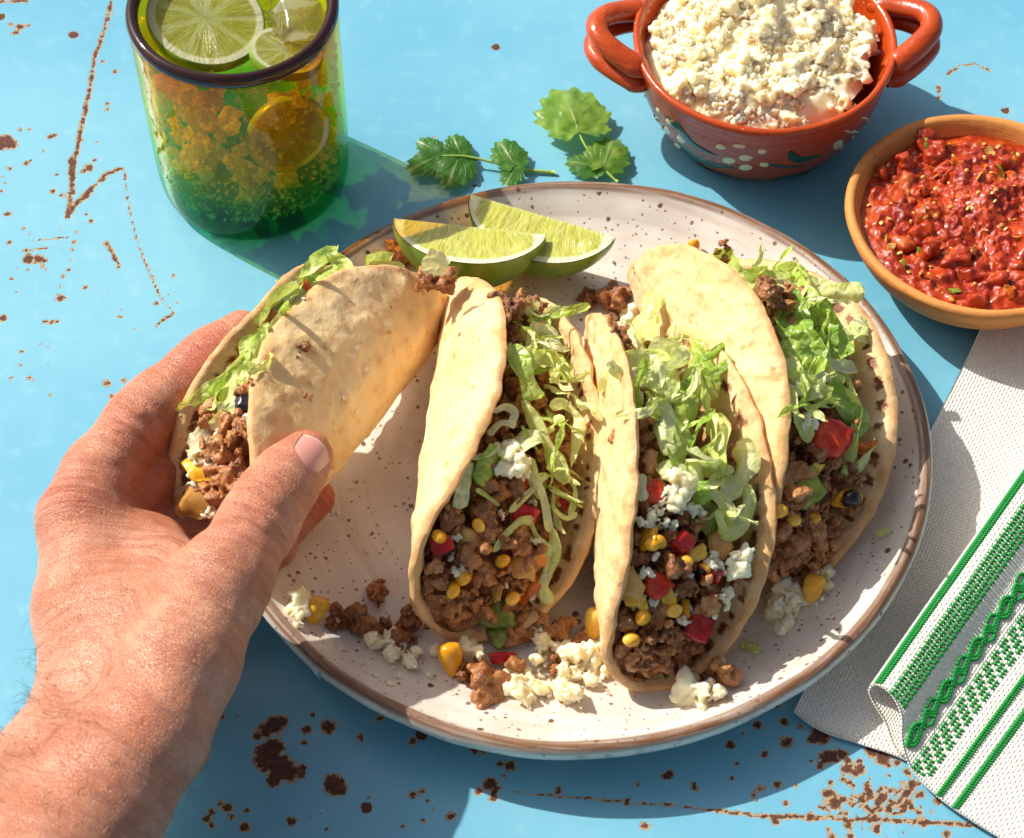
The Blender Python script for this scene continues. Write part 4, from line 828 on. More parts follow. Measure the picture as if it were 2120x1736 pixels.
for pts, wd, g in [([c5(600,205), c5(720,215), c5(800,300), c5(930,390)], 1.0, .45), ([c5(850,290), c5(1000,330), c5(1150,300), c5(1260,320)], 1.0, .5), ([c5(1140,330), c5(1260,500), c5(1340,640)], 1.0, .5), ([c5(1160,380), c5(1350,410), c5(1470,430), c5(1620,440)], .8, .25),
    ([c5(1060,470), c5(1130,560), c5(1200,720), c5(1320,900)], 1.9, .75), ([c5(1240,560), c5(1360,640), c5(1420,800), c5(1440,880)], 1.7, .85), ([c5(1400,690), c5(1500,700), c5(1640,650)], 1.1, .2), ([c5(1560,600), c5(1610,660), c5(1590,750)], .8, .15),
    ([c5(1120,740), c5(1180,860), c5(1300,980)], 1.5, .6), ([c5(1340,780), c5(1390,960), c5(1470,1040)], .6, .35), ([c5(1260,970), c5(1330,980), c5(1390,960)], .6, .0), ([c5(1380,880), c5(1470,930), c5(1560,920)], .9, .05), ([c5(1130,980), c5(1260,1050), c5(1390,1130)], .9, .3),
    ([c5(1200,1150), c5(1300,1160), c5(1430,1150)], .9, .4), ([c5(1320,1150), c5(1400,1180), c5(1430,1150), c5(1370,1130)], .3, .3), ([c5(1150,1230), c5(1230,1330), c5(1270,1400)], .6, .3), ([c5(1390,1020), c5(1480,1160), c5(1600,1280), c5(1580,1370)], 1.0, .75), ([c5(1400,1010), c5(1550,1140), c5(1580,1260), c5(1540,1450), c5(1480,1590)], .5, .35),
    ([c5(1480,1580), c5(1540,1610), c5(1620,1520), c5(1690,1430)], .45, .3), ([c5(1120,860), c5(1140,960), c5(1220,1100)], 1.0, .2)]:
    t.ribbon(pts, wd, g, .91, .3, ruffle=.09, cup=.2)
for x, y in [(1420,330),(1560,300),(1500,480)]: t.item('corn_kernel', CORNM, *c6(x, y), q=.86, sc=.9, lift=.3)
# --- taco 1 (held)
t = T1; t.scatter_meat(40, .66, (-.95, .93)); t.scatter_meat(20, .8, (-.9, .0), .05)
for x, y, s in [(1170,1160,1.3),(1130,1220,1.1),(1200,1130,1.1),(1130,1340,1.3),(1190,1320,1.1),(1100,1390,1.1),(1160,1420,1.0),(1180,1050,1.1),(1260,1030,1.0),(1090,1010,.9),(1240,1270,.9),(1280,850,.9)]: t.item('meat_crumble', MEATS+MEATB[:2], *c1(x, y), q=0.93, sc=s, lift=.15, face=False)
for x, y, s in [(1010,1210,.9),(1100,1230,1.0),(1000,1330,.8),(1060,1350,.7),(1270,1000,.45),(1250,1050,.4),(1080,1400,.8),(1130,1090,.6),(1090,1490,.7),(1560,380,.5),(1120,1450,.5)]: t.item('cheese_crumb', CHEESES, *c1(x, y), q=0.92, sc=s, lift=.3, face=False)
for x, y, s in [(1020,1270,1.2)]: t.item('yellow_pepper_piece', YELS, *c1(x, y), q=0.89, sc=s, lift=.25)
t.item('onion_piece', ONIS, *c1(1050,1400), q=0.85, sc=1.5, lift=.1); t.item('black_bean', BEANM, *c1(1260,930), q=0.92, sc=.7, lift=.22)
t.item('red_pepper_piece', REDS, *c1(1100,1110), q=0.89, sc=.5, lift=.1); t.item('orange_pepper_piece', ORGS, *c1(1590,330), q=0.94, sc=.6, lift=.1)
for pts, wd, g in [([c1(1740,110), c1(1640,190), c1(1560,280), c1(1490,390)], .8, .5), ([c1(1700,170), c1(1780,200), c1(1790,240), c1(1730,290)], .9, .35), ([c1(1720,200), c1(1640,300), c1(1680,300)], 1.2, .4), ([c1(1540,330), c1(1430,410), c1(1370,480), c1(1340,520)], .9, .4),
    ([c1(1480,450), c1(1420,510), c1(1390,560), c1(1350,530)], .6, .3), ([c1(1400,520), c1(1340,620), c1(1320,720), c1(1310,790)], 1.0, .45), ([c1(1370,590), c1(1280,620), c1(1290,720)], .6, .4), ([c1(1300,640), c1(1180,760), c1(1050,880), c1(920,965)], .55, .35),
    ([c1(1250,740), c1(1150,830), c1(1060,930)], .5, .5), ([c1(1270,790), c1(1200,800), c1(1120,870), c1(1100,960)], .9, .3), ([c1(1160,840), c1(1200,900), c1(1200,980)], 1.1, .25), ([c1(1200,970), c1(1110,1060), c1(980,1150)], .9, .05), ([c1(1340,740), c1(1260,760), c1(1290,800)], .9, .3), ([c1(1890,190), c1(1960,165), c1(2020,190)], .7, .4), ([c1(1910,200), c1(2000,210), c1(2090,240)], .5, .25), ([c1(1620,240), c1(1560,330), c1(1480,410)], .8, .15)]:
    t.ribbon(pts, wd, g, .94, .25, ruffle=.08, cup=.2)
t.fluff(14, [(640,580,30),(580,640,25),(540,720,25),(505,800,25),(690,555,20)], (.84, .95), (.5, .8), (0, .15))
# the pale rib and meat at the far tip
c2 = lambda x, y: (508.8+.4*x, 339.2+.4*y)
Pq = [unp(*c2(960,570), 7.2), unp(*c2(985,510), 7.9), unp(*c2(1020,455), 8.5)]
link('lettuce_shred', leaf_strip('lettuce_shred', np.array(Pq)-T1.o, 1.0, T1.rng, -.2, .03, .12, .1, up=tocam(Pq[1])), T1.root)
for x, y, z, s in [(990,600,6.4,.9),(1015,640,5.9,.9),(1005,570,6.2,.8),(970,600,6.0,.9)]:
    P = unp(*c2(x, y), z); T1.put('meat_crumble', MEATB[1], P, s)
# ================================================================== drinking glass with lime drink
GC = np.array([-11.1, 13.0, 0.0])
def glass_material(name, rim=False):
    m = Mat(name); oc = m.oc; z = m.n('SeparateXYZ', {0: oc}).outputs[2]
    nz = m.noise(oc, .5, 2)
    zz = m.ma('ADD', z, m.mr(nz, 0, 1, -.6, .6))
    if rim: c = m.mix(m.noise(oc, .6, 2), srgb('#2a1418'), srgb('#3b1d1a'))
    else: c = m.ramp(m.mr(zz, 0, 10), [(.0, (.08, .58, .46)), (.12, (.12, .70, .42)), (.25, (.60, .88, .26)), (.37, (.98, .93, .18)), (.66, (1.0, .86, .13)), (.90, (.98, .70, .11)), (1, (.7, .4, .2))])
    nb = m.bump(m.ma('ADD', m.noise(oc, .45, 2), m.ma('MULTIPLY', m.noise(oc, 2.2, 2), .08)), .12, .5)
    tr = m.n('BsdfTransparent', {0: c}).outputs[0]
    gl = m.n('BsdfGlossy', {'Color': (1, 1, 1, 1), 'Roughness': .03, 'Normal': nb}).outputs[0]
    fr = m.fres(1.5, nb)
    if rim:
        base = m.pbr(c, .08, nb, 0, spec=.6); t2 = m.n('BsdfTransparent', {0: (.45, .16, .10, 1)}).outputs[0]
        return m.end(m.n('MixShader', {0: .18, 1: base, 2: t2}).outputs[0])
    return m.end(m.n('MixShader', {0: m.ma('MULTIPLY', fr, .6), 1: tr, 2: gl}).outputs[0])
GLASSM = glass_material('coloured_glass'); RIMM = glass_material('dark_glass_rim', True)
GH = 10.0
outer = [(0, .12), (2.6, .10), (3.55, .06), (3.9, .35), (4.05, .9), (4.12, 2), (4.15, 4), (4.16, 6), (4.17, 8), (4.18, 9.3), (4.17, 9.55)]
innr = [(3.84, 9.55), (3.92, 9.2), (3.95, 8), (3.95, 5), (3.93, 2.4), (3.8, 1.5), (3.3, 1.1), (1.5, .95), (0, .95)]
prof = np.concatenate([crv([(a, b, 0) for a, b in outer], 50)[:, :2], crv([(a, b, 0) for a, b in innr], 40)[:, :2]])
V, F = lathe(prof, 128)
gl = tag(empty('drinking_glass', GC), 'short handblown glass shading from amber to green with a dark rim', 'glass')
Vw = V.copy(); Vw[:, :2] *= (1+.008*fbm(V*.25, 2, 3))[:, None]
link('glass_wall', mesh_np('glass_wall', Vw, F, GLASSM), gl)
a = np.linspace(0, 2*np.pi, 24, endpoint=False); rp = np.stack([3.985+.25*np.cos(a), 9.78+.33*np.sin(a)], -1)
t = np.linspace(0, 2*np.pi, 128, endpoint=False)
Vr = np.stack([np.outer(np.cos(t), rp[:, 0]), np.outer(np.sin(t), rp[:, 0]), np.tile(rp[:, 1], (128, 1))], -1); Vr[..., 2] += (.04*np.sin(t*2+1)+.03*np.sin(t*3))[:, None]
link('glass_rim', mesh_np('glass_rim', Vr.reshape(-1, 3), grid_faces(128, 24, True, True), RIMM), gl)
# the drink : a body of sparkling water, ice and bubbles
def drink_material():
    m = Mat('sparkling_drink'); oc = m.oc
    w = m.add(oc, m.sc(m.noise(oc, .45, 3, .6, 0, True), (2.4, 2.4, 1.6)))
    h = m.ma('ADD', m.noise(m.sc(w, (1, 1, 2)), 1.1, 4, .6, 1.0), m.ma('MULTIPLY', m.noise(m.sc(w, (1, 1, 2)), 2.6, 3, .6), .4)); nb = m.bump(h, .5, 1.0)
    f = m.fres(1.33, nb)
    s = m.n('MixShader', {0: m.ma('MULTIPLY', f, .8), 1: m.n('BsdfTransparent', {0: (.97, .85, .42, 1)}).outputs[0], 2: m.n('BsdfGlossy', {'Color': (1, .95, .75, 1), 'Roughness': .06, 'Normal': nb}).outputs[0]}).outputs[0]
    return m.end(s)
LV = 8.05
dp = crv([(3.9, LV+.06, 0), (3.88, LV-.05, 0), (3.9, 7, 0), (3.9, 4, 0), (3.86, 2.4, 0), (3.5, 1.6, 0), (3.1, 1.25, 0), (0, 1.1, 0)], 60)[:, :2]
top = np.stack([np.linspace(0, 3.9, 30), np.full(30, LV)], -1)
V, F = lathe(np.concatenate([top, dp[1:]]), 140); ins = V[:, 2] > LV-.02
V[ins, 2] += .07*fbm(V[ins]*.9, 3, 6)
dr = tag(link('lime_drink', mesh_np('lime_drink', V, F, drink_material()), None, GC), 'golden sparkling lime drink filling the amber and green glass', 'drink')
# bubbles along the wall and on top
BUB = Mat('bubble'); bf = BUB.fres(1.5)
BUBM = BUB.end(BUB.n('MixShader', {0: BUB.ma('ADD', BUB.ma('MULTIPLY', bf, 1.3), .2), 1: BUB.n('BsdfTransparent', {0: (.93, .9, .7, 1)}).outputs[0], 2: BUB.n('BsdfGlossy', {'Color': (1, .95, .7, 1), 'Roughness': .05}).outputs[0]}).outputs[0])
br = np.random.default_rng(4); parts = []
n = 8; th = np.linspace(0, 2*np.pi, n, endpoint=False); zz = np.linspace(-1, 1, 6); rr = np.sqrt(1-zz**2)
SPH = np.stack([np.outer(np.cos(th), rr), np.outer(np.sin(th), rr), np.tile(zz, (n, 1))], -1).reshape(-1, 3); SPF = grid_faces(n, 6, closeu=True)
for k in range(900):
    a_ = br.uniform(-math.pi, .1) if k < 760 else br.uniform(0, 6.28); z_ = 1.5+6.4*br.random()**1.5; r_ = br.uniform(.035, .085)*(1.0 if br.random() < .8 else 1.7)
    parts.append((SPH*r_+np.array([3.92*math.cos(a_), 3.92*math.sin(a_), z_]), SPF))
for k in range(190):
    a_ = br.normal(.5, .5) if k < 130 else br.uniform(0, 6.28); q = 3.5*math.sqrt(br.uniform(.1, 1)); parts.append((SPH*br.uniform(.05, .11)+np.array([q*math.cos(a_), q*math.sin(a_), LV+.06]), SPF))
Vb, Fb = join_np(parts); tag(link('bubbles', mesh_np('bubbles', Vb, Fb, BUBM), dr), kind='stuff')
# ---- lime pieces
def lime_flesh_material(thin=0.0):
    m = Mat('lime_flesh'); oc = m.oc; pf, sg = m.attr('pith'), m.attr('seg'); rad = m.attr('ra')
    uvp = m.n('CombineXYZ', {0: m.ma('MULTIPLY', m.attr('fx'), 6.0), 1: m.ma('MULTIPLY', m.attr('fy'), 1.3), 2: 0}).outputs[0]
    n1 = m.noise(uvp, 1.0, 4, .6, .4); n2 = m.noise(oc, 1.1, 3)
    c = m.mix(m.ms(n1, .3, .7), srgb('#a9ad3e'), srgb('#d2cf78')); c = m.mix(m.ma('MULTIPLY', m.ms(n2, .4, .7), .5), c, srgb('#b9b83c'))
    c = m.mix(m.ma('MULTIPLY', sg, .6), c, srgb('#dfe3a4')); c = m.mix(m.ms(pf, .2, .8), c, srgb('#e9e8be'))
    h = m.ma('ADD', n1, m.ma('MULTIPLY', m.noise(oc, 6, 2), .4))
    p = m.pbr(c, m.mix(pf, (.16,)*3, (.5,)*3), m.bump(h, .09, .9), .5, (.8, .9, .2), .5, spec=.6)
    if thin: p = m.n('MixShader', {0: m.ma('MULTIPLY', m.ma('SUBTRACT', 1.0, pf), thin), 1: m.n('MixShader', {0: .4, 1: p, 2: m.n('BsdfTranslucent', {0: c}).outputs[0]}).outputs[0], 2: m.n('BsdfTransparent', {0: (.97, .97, .72, 1)}).outputs[0]}).outputs[0]
    return m.end(p)
def lime_rind_material():
    m = Mat('lime_rind'); oc = m.oc; n1 = m.noise(oc, .8, 3); v = m.vor(oc, 7.5)
    c = m.mix(m.ms(n1, .35, .7), srgb('#6c9628'), srgb('#9ab548')); c = m.mix(m.ma('MULTIPLY', m.ms(v, .25, .1), .35), c, srgb('#4f7d1a'))
    return m.end(m.pbr(c, .32, m.bump(m.ms(v, .3, .08), .05, -.8), .2, (.5, .8, .1), .2, spec=.5))
LFLESH = lime_flesh_material(); LSLICE = lime_flesh_material(.2); LRIND = lime_rind_material()
def lime_wedge(Lft, Rgt, d, span, b, label, flip=1):
    """a wedge whose cut edge runs from Lft to Rgt; d = direction of the near cut face, the rind spans `span` degrees from there"""
    Lft, Rgt = np.asarray(Lft, float), np.asarray(Rgt, float); c = (Lft+Rgt)/2; x = Rgt-Lft; a = np.linalg.norm(x)/2; x /= 2*a
    d = np.asarray(d, float); d = d-x*(d@x); d /= np.linalg.norm(d); e = np.cross(x, d)*flip
    root = tag(empty('lime_wedge', c), label, 'lime wedge', 'lime wedges on the plate')
    prof_r = lambda u: b*np.maximum(1-np.abs(u)**2.15, 0)**.62*(1+.0*u)
    nu, nv = 70, 26; u = np.linspace(-1, 1, nu); tip = 1.0
    # rind
    ps = np.radians(np.linspace(0, span, 24)); U, Pp = np.meshgrid(u, ps, indexing='ij'); rr = prof_r(U)*(1+.012*fbm(np.stack([U*3, Pp*2, 0*U], -1), 2, 5))
    P = U[..., None]*a*x+rr[..., None]*(np.cos(Pp)[..., None]*d+np.sin(Pp)[..., None]*e)
    Pi = U[..., None]*a*.97*x+(rr*.93)[..., None]*(np.cos(Pp)[..., None]*d+np.sin(Pp)[..., None]*e)
    f = grid_faces(nu, 24); f = f if flip < 0 else f[:, ::-1]
    link('rind', mesh_np('rind', np.concatenate([P.reshape(-1, 3), Pi.reshape(-1, 3)]), [f, f[:, ::-1]+nu*24], LRIND), root)
    fl = []
    for ang, sgn in ((0, 1), (span, -1)):
        q = np.radians(ang); dd = np.cos(q)*d+np.sin(q)*e; v = np.linspace(0, 1, nv)**.85; U, W = np.meshgrid(u, v, indexing='ij'); rr = prof_r(U)*.985
        nrm = np.cross(x, dd); bul = .05*fbm(np.stack([U*6, W*2, 0*U+ang], -1), 2, 8)*np.sin(W*np.pi)
        P = U[..., None]*a*.985*x+(rr*W)[..., None]*dd+bul[..., None]*nrm
        pith = np.clip(np.maximum((rr*W-(rr-.42))/.24, (np.abs(U)-.80)/.10), 0, 1)*1.0
        memb = .75*np.clip(1-np.abs(W*rr-.02)/.10, 0, 1)
        fl.append((P.reshape(-1, 3), grid_faces(nu, nv), pith.ravel(), memb.ravel(), (U*a*(1.25-.35*W)).ravel(), (W*rr).ravel()))
    V, F = join_np([(q[0], q[1]) for q in fl]); cat = lambda i: np.concatenate([q[i] for q in fl])
    link('flesh', mesh_np('flesh', V, F, LFLESH, attrs=dict(pith=cat(2), seg=cat(3), fx=cat(4), fy=cat(5), ra=cat(5))), root)
    return root
lime_wedge(unp(812, 452, 3.5), unp(1134, 487, 3.3), (0, -.97, .24), 76, 2.55, 'front lime wedge, its green rind turned down towards the tacos')
lime_wedge(unp(972, 402, 3.2), unp(1277, 492, 2.9), (-.2, -1.0, .02), 72, 2.5, 'rear lime wedge, pale cut face up and one tip pointing at the cilantro')
def lime_slice(c, nrm, r, th, up, label):
    z = np.asarray(nrm, float); z /= np.linalg.norm(z); root = tag(link('lime_slice', None, None, c, basis(up, z)), label, 'lime slice', 'lime slices in the drink')
    ng = 72; t = np.linspace(0, 2*np.pi, ng, endpoint=False); fl = []
    for s in (1, -1):
        v = np.linspace(0.02, 1, 20); Tt, W = np.meshgrid(t, v, indexing='ij'); rr = W*r*.97
        P = np.stack([rr*np.cos(Tt), rr*np.sin(Tt), s*th/2+.02*fbm(np.stack([rr*np.cos(Tt)*2, rr*np.sin(Tt)*2, 0*rr], -1), 2, 4)], -1)
        fr = np.abs(((Tt/(2*np.pi)*9+.2) % 1)-.5)*2; m_ = np.clip((fr-(1-.16/np.maximum(W, .1)))/.06, 0, 1); m_ = np.maximum(m_, np.clip((.12-W)/.05, 0, 1)); pith = np.clip((W-.84)/.05, 0, 1)
        f = grid_faces(ng, 20, closeu=True); f = f[:, ::-1] if s < 0 else f
        fl.append((P.reshape(-1, 3), f, pith.ravel(), m_.ravel(), (Tt*2.0).ravel(), rr.ravel()))
    V, F = join_np([(q[0], q[1]) for q in fl]); cat = lambda i: np.concatenate([q[i] for q in fl])
    link('flesh', mesh_np('flesh', V, F, LSLICE, attrs=dict(pith=cat(2), seg=cat(3), fx=cat(4), fy=cat(5), ra=cat(5))), root)
    pr = [(r*.97, th/2), (r*.995, th/2-.04), (r, 0), (r*.995, -th/2+.04), (r*.97, -th/2)]; V, F = lathe(pr, ng); link('rind', mesh_np('rind', V, F, LRIND), root)
    return root
gp = lambda x, y, z: GC+np.array([x, y, z])
lime_slice(unp(425, 45, 8.5), (.22, -.12, .95), 2.4, .5, (1, .3, 0), 'lime slice floating on top of the drink, wet and catching the sun')
lime_slice(gp(2.0, -2.75, 5.6), (.42, -.88, .16), 1.75, .42, (0, 0, 1), 'lime slice pressed against the inside of the glass wall')
lime_slice(unp(592, 112, 7.9), (.2, .1, .95), 1.5, .42, (1, 0, 0), 'lime slice sunk below the floating one at the front right of the drink')
# ---- ice
ICE = Mat('ice'); ib = ICE.bump(ICE.noise(ICE.oc, .9, 3), .3, .6); ifr = ICE.fres(1.35, ib)
ICEM = ICE.end(ICE.n('MixShader', {0: ICE.ma('ADD', ifr, .10), 1: ICE.n('MixShader', {0: .35, 1: ICE.n('BsdfTransparent', {0: (.93, .93, .82, 1)}).outputs[0], 2: ICE.n('BsdfTranslucent', {0: (.9, .9, .75, 1)}).outputs[0]}).outputs[0], 2: ICE.n('BsdfGlossy', {'Color': (1, 1, 1, 1), 'Roughness': .06, 'Normal': ib}).outputs[0]}).outputs[0])
def ice(c, s, rot, label):
    G_ = sd_grid(np.array([-1.5]*3), np.array([1.5]*3), .12); q = np.abs(G_)-np.array([.8, .7, .65]); D_ = np.linalg.norm(np.maximum(q, 0), axis=-1)+np.minimum(q.max(-1), 0)-.22+.05*fbm(G_, 2, 3)
    V, F = surface_nets(D_, [-1.5]*3, .12); o = link('ice_cube', mesh_np('ice_cube', V*s, F, ICEM), None, c, rot); tag(o, label, 'ice cube', 'ice cubes in the drink')
CH = Mat('ice_chip'); chb = CH.bump(CH.noise(CH.oc, 1.6, 3), .2, .8); chf = CH.fres(1.45, chb)
chs = CH.n('MixShader', {0: .8, 1: CH.n('BsdfTransparent', {0: (.98, .98, .9, 1)}).outputs[0], 2: CH.n('MixShader', {0: .75, 1: CH.n('BsdfDiffuse', {0: (1, .98, .85, 1), 'Normal': chb}).outputs[0], 2: CH.n('BsdfTranslucent', {0: (1, .98, .85, 1), 1: chb}).outputs[0]}).outputs[0]}).outputs[0]
ICECH = CH.end(CH.n('MixShader', {0: CH.ma('ADD', CH.ma('MULTIPLY', chf, 1.2), .08), 1: chs, 2: CH.n('BsdfGlossy', {'Color': (1, 1, .9, 1), 'Roughness': .05, 'Normal': chb}).outputs[0]}).outputs[0])
ir = np.random.default_rng(17); ICES = []
for k in range(5):
    G_ = sd_grid(np.array([-1.3]*3), np.array([1.3]*3), .1); W_ = G_+.35*np.stack([pn(G_*.9, 20+k*3+q) for q in range(3)], -1); q = np.abs(W_)-np.array([.75, .6, .4])*ir.uniform(.7, 1.1, 3)
    D_ = np.linalg.norm(np.maximum(q, 0), axis=-1)+np.minimum(q.max(-1), 0)-.12+.06*fbm(G_*1.6, 2, k); V, F = surface_nets(D_, [-1.3]*3, .1); ICES.append(mesh_np('ice_chip', V, F, ICECH))
ices = tag(empty('crushed_ice', GC+np.array([0, 0, 1.2])), 'crushed ice tumbled through the drink in the amber and green glass', 'ice')
for k in range(88):
    a_ = -math.pi/2+ir.uniform(-1.75, 1.75) if k < 76 else ir.uniform(0, 6.28); q = ir.uniform(2.3, 3.4); z_ = ir.uniform(.5, 5.8)
    link('ice_chip', ICES[k % 5], ices, (q*math.cos(a_), q*math.sin(a_), z_), rand_rot(ir), ir.uniform(.28, .62))
ice(unp(615, 55, 7.9), .95, (.3, .5, .4), 'ice cube at the top right of the drink, ringed by bubbles')
ice(unp(330, 60, 7.9), .8, (.6, .1, .9), 'ice cube behind the floating lime slice at the left of the drink')
# ================================================================== clay bowls
def clay_material(name, c0, c1, c2, rough, dark=0.0, sp=.5):
    m = Mat(name); oc = m.oc; x = m.n('SeparateXYZ', {0: oc}); th = m.ma('ARCTAN2', x.outputs[1], x.outputs[0])
    cyl = m.n('CombineXYZ', {0: m.ma('MULTIPLY', m.ma('SINE', th), 1.2), 1: m.ma('MULTIPLY', m.ma('COSINE', th), 1.2), 2: m.ma('MULTIPLY', x.outputs[2], 5)}).outputs[0]
    n1 = m.noise(cyl, 1, 4, .6); n2 = m.noise(oc, 3, 4, .65)
    c = m.mix(m.ms(n1, .3, .7), srgb(c0), srgb(c1)); c = m.mix(m.ma('MULTIPLY', m.ms(n2, .52, .75), .6), c, srgb(c2))
    sk = m.ms(m.vor(m.add(oc, m.sc(m.noise(oc, 5, 2, .5, 0, True), (.1, .1, .1))), 1.6), .075, .045); c = m.mix(m.ma('MULTIPLY', sk, .6), c, srgb('#e9b58a') if dark == 0 else srgb('#6b3318'))
    return m.end(m.pbr(c, m.mix(n2, (rough-.05,)*3, (rough+.12,)*3), m.bump(m.ma('ADD', m.ma('MULTIPLY', n1, 1.0), m.ma('MULTIPLY', n2, .6)), .06, .7), spec=sp))
CLAYR = clay_material('glazed_red_clay', '#a83c12', '#bf4c18', '#92300f', .2); CLAYO = clay_material('plain_terracotta', '#c9813f', '#d6924f', '#b56c30', .6, 1, .25)
BC = np.array([10.76, 16.55, 0.0]); BH = 4.85
bo = [(0, .12), (2.8, .08), (3.6, .02), (3.95, .2), (4.5, 1.0), (5.0, 2.1), (5.32, 3.2), (5.48, 4.1), (5.62, 4.7)]
bi = [(5.6, 4.87), (5.45, 4.92), (5.3, 4.8), (5.12, 4.2), (4.8, 3.2), (4.5, 2.1), (3.9, 1.2), (2.8, .7), (0, .6)]
po = crv([(a, b, 0) for a, b in bo], 50)[:, :2]; V, F = lathe(np.concatenate([po, crv([(a, b, 0) for a, b in bi], 44)[:, :2]]), 140)
V[:, :2] *= (1+.006*fbm(V*.3, 2, 2))[:, None]
bowl = tag(empty('clay_bowl', BC), 'glazed red clay bowl with two loop handles and painted white dots', 'bowl')
link('bowl_wall', mesh_np('bowl_wall', V, F, CLAYR), bowl)
for ang in (R_(177), R_(6)):
    dx = np.array([math.cos(ang), math.sin(ang), 0]); dy = np.array([-math.sin(ang), math.cos(ang), 0]); hv = []
    for (out, zoff, wid, rad, zz) in ((1.8, 0.05, 1.95, .56, .55), (1.92, -.62, 2.1, .50, .1)):
        pts = []
        for s in np.linspace(-1, 1, 9):
            o_ = 4.95+(out+.4)*(1-abs(s)**2.4); pts.append(dx*o_+dy*wid*s*(1-.12*(1-s*s))+np.array([0, 0, 4.55+zoff+zz*(1-s*s)*1.0-.25*abs(s)**3]))
        path = crv(pts, 44); k = np.linspace(-1, 1, 44); hv.append(tube(path, rad*(.86+.22*np.abs(k)**2)*(1-.6*np.clip((np.abs(k)-.86)/.14, 0, 1)**1.5), 16, .85))
    V, F = join_np(hv); V = V+vnorm(V, F)*(.03*fbm(V*.8, 2, 6))[:, None]
    link('handle', mesh_np('handle', V, F, CLAYR), bowl)
# painted decoration, a thin skin of slip laid on the wall
SLIPW = Mat('white_slip'); SLIPWM = SLIPW.end(SLIPW.pbr(srgb('#e2d3a8'), .25, None)); SLIPG = Mat('green_slip'); SLIPGM = SLIPG.end(SLIPG.pbr(SLIPG.mix(SLIPG.noise(SLIPG.oc, 1.2, 3), srgb('#1d3a2c'), srgb('#27584f')), .22, None))
zt = np.linspace(.3, 4.6, 120); rz = np.interp(zt, po[:, 1], po[:, 0])
wallpt = lambda th, z, off=.02: np.array([(np.interp(z, zt, rz)+off)*math.cos(th), (np.interp(z, zt, rz)+off)*math.sin(th), z-off*.5])
ths, zs = np.meshgrid(np.linspace(R_(-170), R_(-10), 330), zt, indexing='ij'); WP = np.stack([np.interp(zs, zt, rz)*np.cos(ths), np.interp(zs, zt, rz)*np.sin(ths), zs], -1)+BC; WUV = proj(WP)
def on_wall(u, v):
    d = (WUV[..., 0]-u)**2+(WUV[..., 1]-v)**2; i = np.unravel_index(d.argmin(), d.shape); return ths[i], zs[i]
cb = lambda x, y: ((1400+x/1.927)*.848, (y/1.927)*.848)
def paint(name, poly_px, mat):
    """poly_px : outline on the picture, carried onto the wall"""
    pts = np.array([on_wall(*p) for p in poly_px]); c = pts.mean(0); n = len(pts); rings = 5; V = []
    for k in range(rings+1):
        s = k/rings; off = .035*(1-s**3)+.004
        for p in pts: q = c+(p-c)*s; V.append(wallpt(q[0], q[1], off))
    V = np.array(V).reshape(rings+1, n, 3); F = grid_faces(rings+1, n, closev=True)
    o = mesh_np(name, V.reshape(-1, 3), F, mat); return link(name, o, bowl)
def oval(x, y, rx, ry, rot=0, n=18):
    a = np.linspace(0, 2*np.pi, n, endpoint=False); c, s = math.cos(rot), math.sin(rot)
    return [cb(x+rx*math.cos(t)*c-ry*math.sin(t)*s, y+rx*math.cos(t)*s+ry*math.sin(t)*c) for t in a]
for x, y, rx, ry, r in [(693,692,25,13,.15),(780,688,33,10,.1),(889,714,23,13,.05),(731,757,32,16,.15),(810,744,33,15,.0),(811,790,33,15,.0),(899,776,25,11,0),(1297,612,30,17,-.8),(1330,633,30,18,-.8),(1247,683,33,19,-.7),(1280,700,30,17,-.7),(1372,553,27,13,-1.0),(1398,574,30,14,-1.0),(1350,650,22,11,-.9),
        (389,560,30,12,1.0),(453,573,26,14,.9),(436,612,27,13,.8),(508,656,26,15,.8),(488,690,26,11,.7),(399,520,18,9,1.0),(330,455,14,7,1.0)]:
    paint('painted_dot', oval(x, y, rx*.95, ry*.95, r), SLIPWM)
def leafpx(pts, w): 
    P = crv([(*p, 0) for p in pts], 16)[:, :2]; T = np.gradient(P, axis=0); T /= np.linalg.norm(T, axis=1)[:, None]; N = np.stack([-T[:, 1], T[:, 0]], -1); ww = w*np.sin(np.linspace(.12, 1, 16)**.7*np.pi*.97)[:, None]+1.5
    return [cb(*q) for q in np.concatenate([P+N*ww, (P-N*ww)[::-1]])]
for pts, w in [([(1010,708),(1030,745),(1090,750),(1170,728)], 17), ([(905,772),(990,784),(1090,780)], 6), ([(945,850),(1000,838),(1090,820),(1150,795)], 10), ([(470,560),(520,640),(590,700),(675,735)], 14), ([(470,655),(560,730),(650,775),(750,790)], 15), ([(520,725),(600,790),(690,822),(740,828)], 10), ([(430,540),(480,600),(560,650)], 8)]:
    paint('painted_leaf', leafpx(pts, w), SLIPGM)
# ---- crumbled cheese in the bowl : a heap of crumbs
heap = tag(empty('cheese_heap', BC+np.array([0, 0, 2.5])), 'heap of crumbled white cheese filling the red clay bowl', 'cheese')
n, m_ = 120, 46; tt = np.linspace(0, 2*np.pi, n, endpoint=False); rr = np.linspace(0.01, 1, m_)
def heap_z(x, y):
    r = np.hypot(x, y); return 4.55-.55*(r/4.9)**2+1.7*np.exp(-((x+.2)**2/7+(y-2.6)**2/6))-.5*np.clip(-y-3.2, 0, 2)
X_ = np.outer(np.cos(tt), rr*4.85); Y_ = np.outer(np.sin(tt), rr*4.85); X_ = X_-.35; P = np.stack([X_, Y_, heap_z(X_, Y_)], -1)
P[..., 2] += .10+.20*fbm(P*1.1, 3, 4)+.14*np.abs(pn(P*2.2, 3)); P[..., 2] -= .5*np.clip(rr-.9, 0, 1)[None]*6
link('cheese_bed', mesh_np('cheese_bed', P.reshape(-1, 3)-np.array([0, 0, 2.5]), grid_faces(n, m_, closeu=True), CHEESE), heap)
